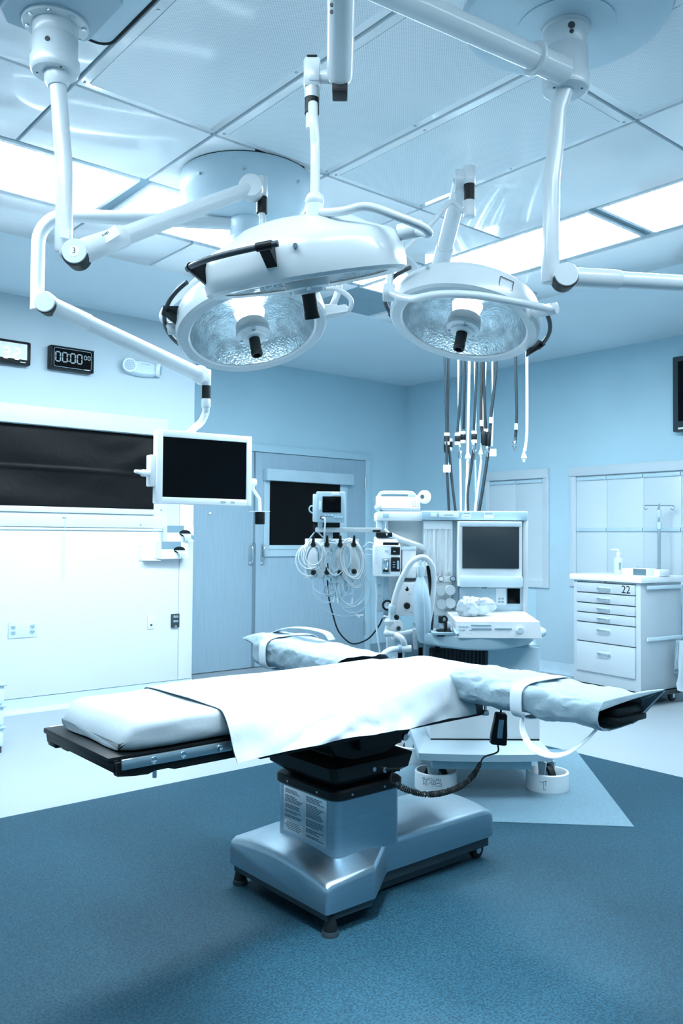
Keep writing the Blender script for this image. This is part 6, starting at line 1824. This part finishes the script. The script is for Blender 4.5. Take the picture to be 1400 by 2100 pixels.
# horizontal arm to the left with the small gas monitor, and the diagonal pale tube
ar_ = MB()
(q0, q1, q2), (p0, p1, p2) = ((-0.6044, 0.2042, 1.3145), (0.3622, 0.05, 0.0259))
ar_.box((q0, q1, q2), (p0, p1, p2), 0.006)
A('side_arm', ar_, ENAMEL)
AB('arm_latch', BLACK, ((-0.4597, 0.1843, 1.3103), (0.0413, 0.02, 0.0103)), 0.002)
AB('arm_end_cap', BLACK, ((-0.7885, 0.214, 1.3223), (0.0156, 0.05, 0.0389)), 0.003)
A('diagonal_sleeve', MB().tube(cat([(-0.423, 0.1388, 1.318), (-0.3888, 0.1402, 1.288), (-0.3227, 0.1409, 1.26), (-0.238, 0.1614, 1.232), (-0.2033, 0.2025, 1.216)], 6), [0.012] * 6 + [0.018] * 19, 14), ENAMEL)
def cable(pts, r=0.003, m=None, name='cable'):
    return A(name, MB().tube(cat(pts, 7), r, 8), m or WHITE)
cable([(-0.4385, 0.1061, 1.086), (-0.4616, 0.0853, 1.1), (-0.47, 0.086, 1.08), (-0.4612, 0.0895, 0.978), (-0.4632, 0.0918, 0.877), (-0.4582, 0.0751, 0.779), (-0.4412, 0.058, 0.668), (-0.4305, 0.0422, 0.534)], 0.005, PALE)
cable([(-0.4645, 0.1012, 1.236), (-0.5007, 0.1007, 1.251), (-0.533, 0.1219, 1.225)], 0.0022, PALE)
cable([(-0.4769, 0.1221, 1.21), (-0.5124, 0.1223, 1.215), (-0.5349, 0.1334, 1.192)], 0.0022, PALE)
cable([(-0.4868, 0.1229, 1.185), (-0.5116, 0.1229, 1.185), (-0.532, 0.1332, 1.164)], 0.0022, PALE)

# patient monitor / pump unit on the machine top
um = thing('infusion_pump', 'white pump unit with carrying handle and lit screen on the machine top', 'pump', AM @ Vector((-0.3427, 0.1568, 1.414)), math.atan2(RH.y, RH.x))
def U(name, mb, m, par=None):
    mb.bm.transform(AM)
    return mb.build(name, m, par or um)
(q0, q1, q2), (p0, p1, p2) = ((-0.3441, 0.2601, 1.4554), (0.2313, 0.13, 0.0805))
b = MB()
x0_, x1_, zb_, zt_, yf_ = q0 - p0 / 2, q0 + p0 / 2, q2 - p2 / 2 + 0.006, q2 + p2 / 2, q1 - p1 / 2
b.loft([[(x0_, yf_ - 0.03 * (1 - k) , 0), ] for k in (0,)] , caps=False) if False else None
prof = [(yf_ - 0.03, zb_), (yf_ - 0.034, zb_ + 0.012), (yf_ + 0.012, zt_ - 0.004), (yf_ + 0.022, zt_), (yf_ + p1, zt_), (yf_ + p1, zb_)]
b.loft([[(x, y_, z_) for y_, z_ in prof] for x in (x0_ + 0.022, x1_ - 0.002)])
U('case', b, WHITE)
b = MB()
b.loft([[(x, y_ - 0.002, z_ + 0.002) for y_, z_ in prof] for x in (x0_, x0_ + 0.026)]); U('end_cap', b, PALE)
b = MB(); b.box(((x0_ + x1_) / 2 + 0.012, yf_ + 0.045, zb_ - 0.004), (x1_ - x0_ - 0.03, p1 + 0.02, 0.014), 0.003); U('rubber_foot', b, GREYBLUE)
fwd = Vector((0, 0.046, zt_ - zb_ - 0.016)).normalized()
nF = Vector((1, 0, 0)).cross(fwd)
FM = Matrix(((1, 0, nF.x, (x0_ + x1_) / 2), (0, fwd.y, nF.y, yf_ - 0.012), (0, fwd.z, nF.z, (zb_ + zt_) / 2 + 0.003), (0, 0, 0, 1)))
sgn = 1 if nF.y < 0 else -1
b = MB(); b.box((0.004, 0.002, sgn * 0.002), (p0 * 0.48, p2 * 0.56, 0.004), 0.001, M=FM); U('screen', b, mat('lit_white_screen', (0.85, 0.93, 0.96), 0.3, emit=(0.75, 0.93, 1.0), estr=0.45, var=0.02))
for i in range(3):
    for j in range(4):
        b = MB(); b.box((p0 * 0.33 + i * 0.014, -0.022 + j * 0.014, sgn * 0.003), (0.009, 0.009, 0.005), 0.002, M=FM); U('key', b, MATS['mid_blue_trim'])
b = MB()
for i in range(5): b.box((-0.055 + i * 0.028, p2 * 0.40, sgn * 0.002), (0.014, 0.004, 0.002), M=FM)
for j in range(3): b.box((-p0 * 0.30, -0.02 + j * 0.018, sgn * 0.002), (0.008, 0.006, 0.002), M=FM)
U('indicator', b, PALEBLUE)
b = MB(); b.tube(cat([(x0_ + 0.010, yf_ + 0.03, zt_ - 0.01), (x0_ + 0.018, yf_ + 0.03, zt_ + 0.012), (x0_ + 0.045, yf_ + 0.03, zt_ + 0.022), (x1_ - 0.06, yf_ + 0.03, zt_ + 0.022), (x1_ - 0.035, yf_ + 0.03, zt_ + 0.016), (x1_ - 0.03, yf_ + 0.03, zt_ - 0.004)], 6), 0.0085, 14); U('carrying_handle', b, WHITE)
b = MB(); b.box((x1_ - 0.04, yf_ + 0.03, zt_ + 0.006), (0.04, 0.03, 0.022), 0.005); U('handle_mount', b, PALE)
b = MB(); b.cyl((x0_ - 0.002, yf_ + 0.0, zb_ + 0.014), (x0_ + 0.02, yf_ - 0.034, zb_ + 0.014), 0.014, 18, bev=0.003); U('side_knob', b, PALEBLUE)
pk = Vector((-0.1988, 0.3135, 1.5))
b = MB(); b.lathe([(0.010, -0.02), (0.036, -0.02), (0.036, 0.0), (0.030, 0.012), (0.010, 0.012), (0.010, -0.02)], fr(pk, (-0.6, -0.8, 0)), 30); b.cyl(pk + Vector((-0.05, 0.04, 0)), pk, 0.010, 12)
U('clamp_wheel', b, PALE)
b = MB(); b.lathe([(0, -0.01), (0.012, -0.01), (0.012, 0.014), (0, 0.014)], fr(pk, (-0.6, -0.8, 0)), 18); U('clamp_hub', b, DARKGREY)

# small gas monitor on the arm
gm = thing('gas_monitor', 'small grey monitor with dark screen standing on the white side arm', 'monitor', AM @ Vector((-0.7085, 0.1779, 1.353)), math.atan2(RH.y, RH.x))
def G(name, mb, m, par=None):
    mb.bm.transform(AM); return mb.build(name, m, par or gm)
def GB(name, m, cs, bev=0.003): return G(name, MB().bb(cs, bev), m)
MONGREY = mat('monitor_grey', (0.38, 0.53, 0.61), 0.45)
GB('case', MONGREY, ((-0.7028, 0.1857, 1.4345), (0.1531, 0.14, 0.1607)), 0.006)
GB('side_pod', PALE, ((-0.7803, 0.2059, 1.4299), (0.036, 0.12, 0.1464)), 0.005)
GB('screen', SCREEN, ((-0.6978, 0.1144, 1.4471), (0.0969, 0.006, 0.0841)), 0.001)
GB('maker_label', LABEL, ((-0.679, 0.1123, 1.5021), (0.0383, 0.003, 0.0153)), 0.0005)
GB('side_label', LABEL, ((-0.7577, 0.114, 1.4417), (0.0128, 0.003, 0.0484)), 0.0005)
b = MB()
(q0, q1, q2), (p0, p1, p2) = ((-0.6986, 0.1183, 1.3796), (0.125, 0.006, 0.0408))
b.prism([(-p0 / 2, p2 / 2), (p0 / 2, p2 / 2), (p0 / 2, -p2 / 2), (-p0 * 0.2, -p2 * 0.30), (-p0 / 2, -p2 * 0.15)], 0, 0.004, Matrix(((1, 0, 0, q0), (0, 0, -1, q1), (0, 1, 0, q2), (0, 0, 0, 1)))); G('key_strip', b, GREYBLUE)
for i in range(6):
    (q0, q1, q2), (p0, p1, p2) = ((-0.7304, 0.111, 1.3907), (0.0102, 0.004, 0.0076))
    G('key', MB().box((q0 + 0.0165 * i, q1, q2 - (0.010 if i > 2 else 0) ), (0.010, 0.005, 0.007), 0.001), PALEBLUE)
p_ = Vector((-0.7485, 0.1075, 1.377)); G('cable_socket', MB().lathe([(0, 0), (0.010, 0), (0.010, 0.008), (0.006, 0.010), (0, 0.010)], fr(p_, (0, -1, 0)), 18), DARKGREY)
G('cable', MB().tube(cat([(-0.748, 0.0975, 1.376), (-0.7325, 0.087, 1.371), (-0.7324, 0.0884, 1.331), (-0.7343, 0.0999, 1.28), (-0.7267, 0.122, 1.216), (-0.6961, 0.1229, 1.191)], 6), 0.005, 10), ENAMEL)
G('stand', MB().bb(((-0.7596, 0.1935, 1.3404), (0.0258, 0.05, 0.0335)), 0.003).bb(((-0.7105, 0.2314, 1.241), (0.0365, 0.02, 0.1304)), 0.002), PALE)
G('pole_clip', MB().tube(cat([(-0.7822, 0.1955, 1.441), (-0.8106, 0.1951, 1.44), (-0.8183, 0.1965, 1.42), (-0.8027, 0.1966, 1.404), (-0.7815, 0.1962, 1.409)], 5), 0.004, 8), GREYBLUE)

# cable board with hooks and coiled leads
cb = thing('cable_board', 'white board with black hooks for coiled leads under the side arm', 'cable board', AM @ Vector((-0.6961, 0.2067, 1.057)), math.atan2(RH.y, RH.x))
def K(name, mb, m, par=None):
    mb.bm.transform(AM); return mb.build(name, m, par or cb)
K('board', MB().bb(((-0.6973, 0.2697, 1.1604), (0.2897, 0.012, 0.2132)), 0.003), WHITE)
K('hanger', MB().tube([(-0.7866, 0.2193, 1.306), (-0.8242, 0.2608, 1.258)], 0.004, 8).tube([(-0.776, 0.2191, 1.306), (-0.7299, 0.2606, 1.259)], 0.004, 8), PALE)
HOOKS = [(-0.7922, 0.0864, 1.236), (-0.7213, 0.0861, 1.237), (-0.6524, 0.0866, 1.237), (-0.5817, 0.0664, 1.238), (-0.7918, 0.1155, 1.091), (-0.7201, 0.1158, 1.092), (-0.652, 0.1157, 1.092), (-0.5783, 0.1151, 1.098)]
for i, p_ in enumerate(HOOKS):
    p_ = Vector(p_)
    b = MB(); b.lathe([(0, -0.17), (0.009, -0.165), (0.009, -0.03), (0.0145, -0.02), (0.0145, 0), (0.010, 0.010), (0, 0.011)], fr(p_, (0, -1, 0)), 18)
    if i < 4 or i == 5:
        b.tube([p_ + Vector((0, 0, 0)), p_ + Vector((0.001, -0.006, 0.025)), p_ + Vector((0.002, -0.004, 0.048))], [0.0095, 0.0075, 0.005], 12)
    K('hook', b, BLACK)
rr = random.Random(21)
def coil_of(label, c, w, h, turns, m, r=0.0030, tail=None, depth=4.46, lean=0.0, jitter=0.010, plug=None):
    c = Vector(c)
    P = []
    n = turns * 22
    ph = rr.uniform(0, 6)
    for k in range(n + 1):
        a = 2 * PI * k / 22 + PI / 2
        tq = k / 22
        ww = w * (1 + 0.16 * math.sin(tq * 2.3 + ph)); hh = h * (1 + 0.13 * math.cos(tq * 1.7 + ph))
        P.append(c + Vector((ww * math.cos(a) + jitter * math.sin(tq * 3.1 + ph) + lean * math.sin(a), 0.012 * math.sin(tq * 2.1 + ph) - 0.004 * tq, -hh + hh * math.sin(a) + jitter * math.cos(tq * 2.7))))
    if tail: P += [Vector(p) for p in cat([P[-1]] + tail, 6)[1:]]
    t = thing('coiled_cable', label, 'cable', AM @ c, math.atan2(RH.y, RH.x), group='coiled leads on the cable board')
    b = MB(); b.tube(P, r, 7); b.bm.transform(AM); b.build('lead', m, t, smooth=60)
    e = P[-1]
    b = MB(); b.box((0, 0, 0), (0.010, 0.008, 0.028), 0.003, M=fr(e, (P[-1] - P[-3]) if (P[-1] - P[-3]).length > 0 else (0, 0, 1))); b.bm.transform(AM); b.build('plug', plug or WHITE, t)
coil_of('white coiled lead on the upper left hook of the cable board', (-0.7989, 0.1409, 1.246), 0.062, 0.072, 5, WHITE, 0.0034, [(-0.8448, 0.1441, 1.151), (-0.7858, 0.1455, 1.105), (-0.7417, 0.146, 1.098)], jitter=0.016)
coil_of('grey monitoring lead hanging inside the upper left white coil', (-0.7993, 0.1615, 1.233), 0.035, 0.075, 3, GREYBLUE, 0.0042, jitter=0.008)
coil_of('white coiled lead on the second upper hook', (-0.6912, 0.131, 1.25), 0.060, 0.090, 5, PALE, 0.0034, [(-0.6957, 0.1364, 1.076), (-0.6694, 0.1285, 0.987), (-0.6636, 0.1294, 0.944)], jitter=0.016)
coil_of('white coiled lead with plug on the right upper hook', (-0.5893, 0.111, 1.261), 0.055, 0.108, 6, ENAMEL, 0.0036, [(-0.555, 0.1046, 1.129), (-0.5599, 0.1057, 1.091)], lean=-0.012)
coil_of('pale blue coiled lead on the third upper hook', (-0.6477, 0.1416, 1.234), 0.050, 0.080, 4, PALEBLUE, 0.0034, [(-0.6692, 0.1469, 1.05), (-0.6846, 0.1497, 0.947)], jitter=0.014)
coil_of('thin pale coiled lead on the lower left of the board', (-0.7267, 0.1561, 1.085), 0.068, 0.070, 3, PALE, 0.0026, [(-0.7561, 0.16, 0.933), (-0.6685, 0.1724, 0.863), (-0.5401, 0.1722, 0.864)], jitter=0.014)
coil_of('dark grey coiled lead on the lower middle hook', (-0.701, 0.1659, 1.085), 0.036, 0.055, 3, GREYBLUE, 0.0028, [(-0.7157, 0.1679, 1.01), (-0.7178, 0.1688, 0.992)])
coil_of('large pale coiled lead on the lower right hook', (-0.5934, 0.1455, 1.102), 0.082, 0.098, 4, PALE, 0.0028, [(-0.6434, 0.1504, 0.942), (-0.6044, 0.1506, 0.902), (-0.5574, 0.1523, 0.863)], jitter=0.012)
coil_of('grey lead with connector hanging below the board', (-0.6493, 0.1559, 1.085), 0.040, 0.060, 3, MONGREY, 0.0030, [(-0.6124, 0.1478, 1.012), (-0.6229, 0.1494, 0.978)])
coil_of('pale lead with white box connector hanging below the right coil', (-0.6035, 0.1357, 1.081), 0.030, 0.055, 2, PALEBLUE, 0.0026, [(-0.5848, 0.1383, 0.987), (-0.5875, 0.14, 0.943)])
t = thing('hanging_cable', 'single dark cable looping from the cable board to the machine', 'cable', AM @ Vector((-0.716, 0.207, 1.046)), math.atan2(RH.y, RH.x))
b = MB(); b.tube([AM @ p for p in cat([(-0.7199, 0.2272, 1.056), (-0.7112, 0.2293, 0.954), (-0.689, 0.2323, 0.863), (-0.6597, 0.2348, 0.777), (-0.6099, 0.2363, 0.72), (-0.563, 0.2366, 0.707), (-0.4959, 0.216, 0.739), (-0.4454, 0.184, 0.807), (-0.4225, 0.1523, 0.862)], 7)], 0.0042, 8); b.build('lead', HOSEGREY, t)

# crumpled white cloth on the console
p_ = AM @ Vector((0.0176, 0.012, 0.883))
t = thing('crumpled_cloth', 'crumpled white cloth bundle lying on the machine console', 'cloth', p_, math.atan2(RH.y, RH.x))
b = MB()
verts = []; n1, n2 = 30, 56
for i in range(n1 + 1):
    th = PI * i / n1
    row = []
    for k in range(n2):
        a = 2 * PI * k / n2
        d = Vector((math.sin(th) * math.cos(a), math.sin(th) * math.sin(a), math.cos(th)))
        r_ = 1 + 0.45 * noise.noise(d * 1.7 + Vector((3, 1, 2))) + 0.16 * noise.noise(d * 4.5) + 0.10 * noise.noise(d * 10) - 0.25 * abs(noise.noise(d * 3.5 + Vector((8, 0, 0))))
        x_, y_, z_ = d.x * 0.068 * r_, d.y * 0.058 * r_, max(-0.0, 0.042 + d.z * 0.062 * r_)
        if d.x > 0.7: x_ += (d.x - 0.7) * 0.16; z_ += (d.x - 0.7) * 0.03
        row.append((x_, y_, z_))
    verts.append(row)
b.loft(verts)
o = b.build('cloth', SHEET, t, local=True, smooth=50)
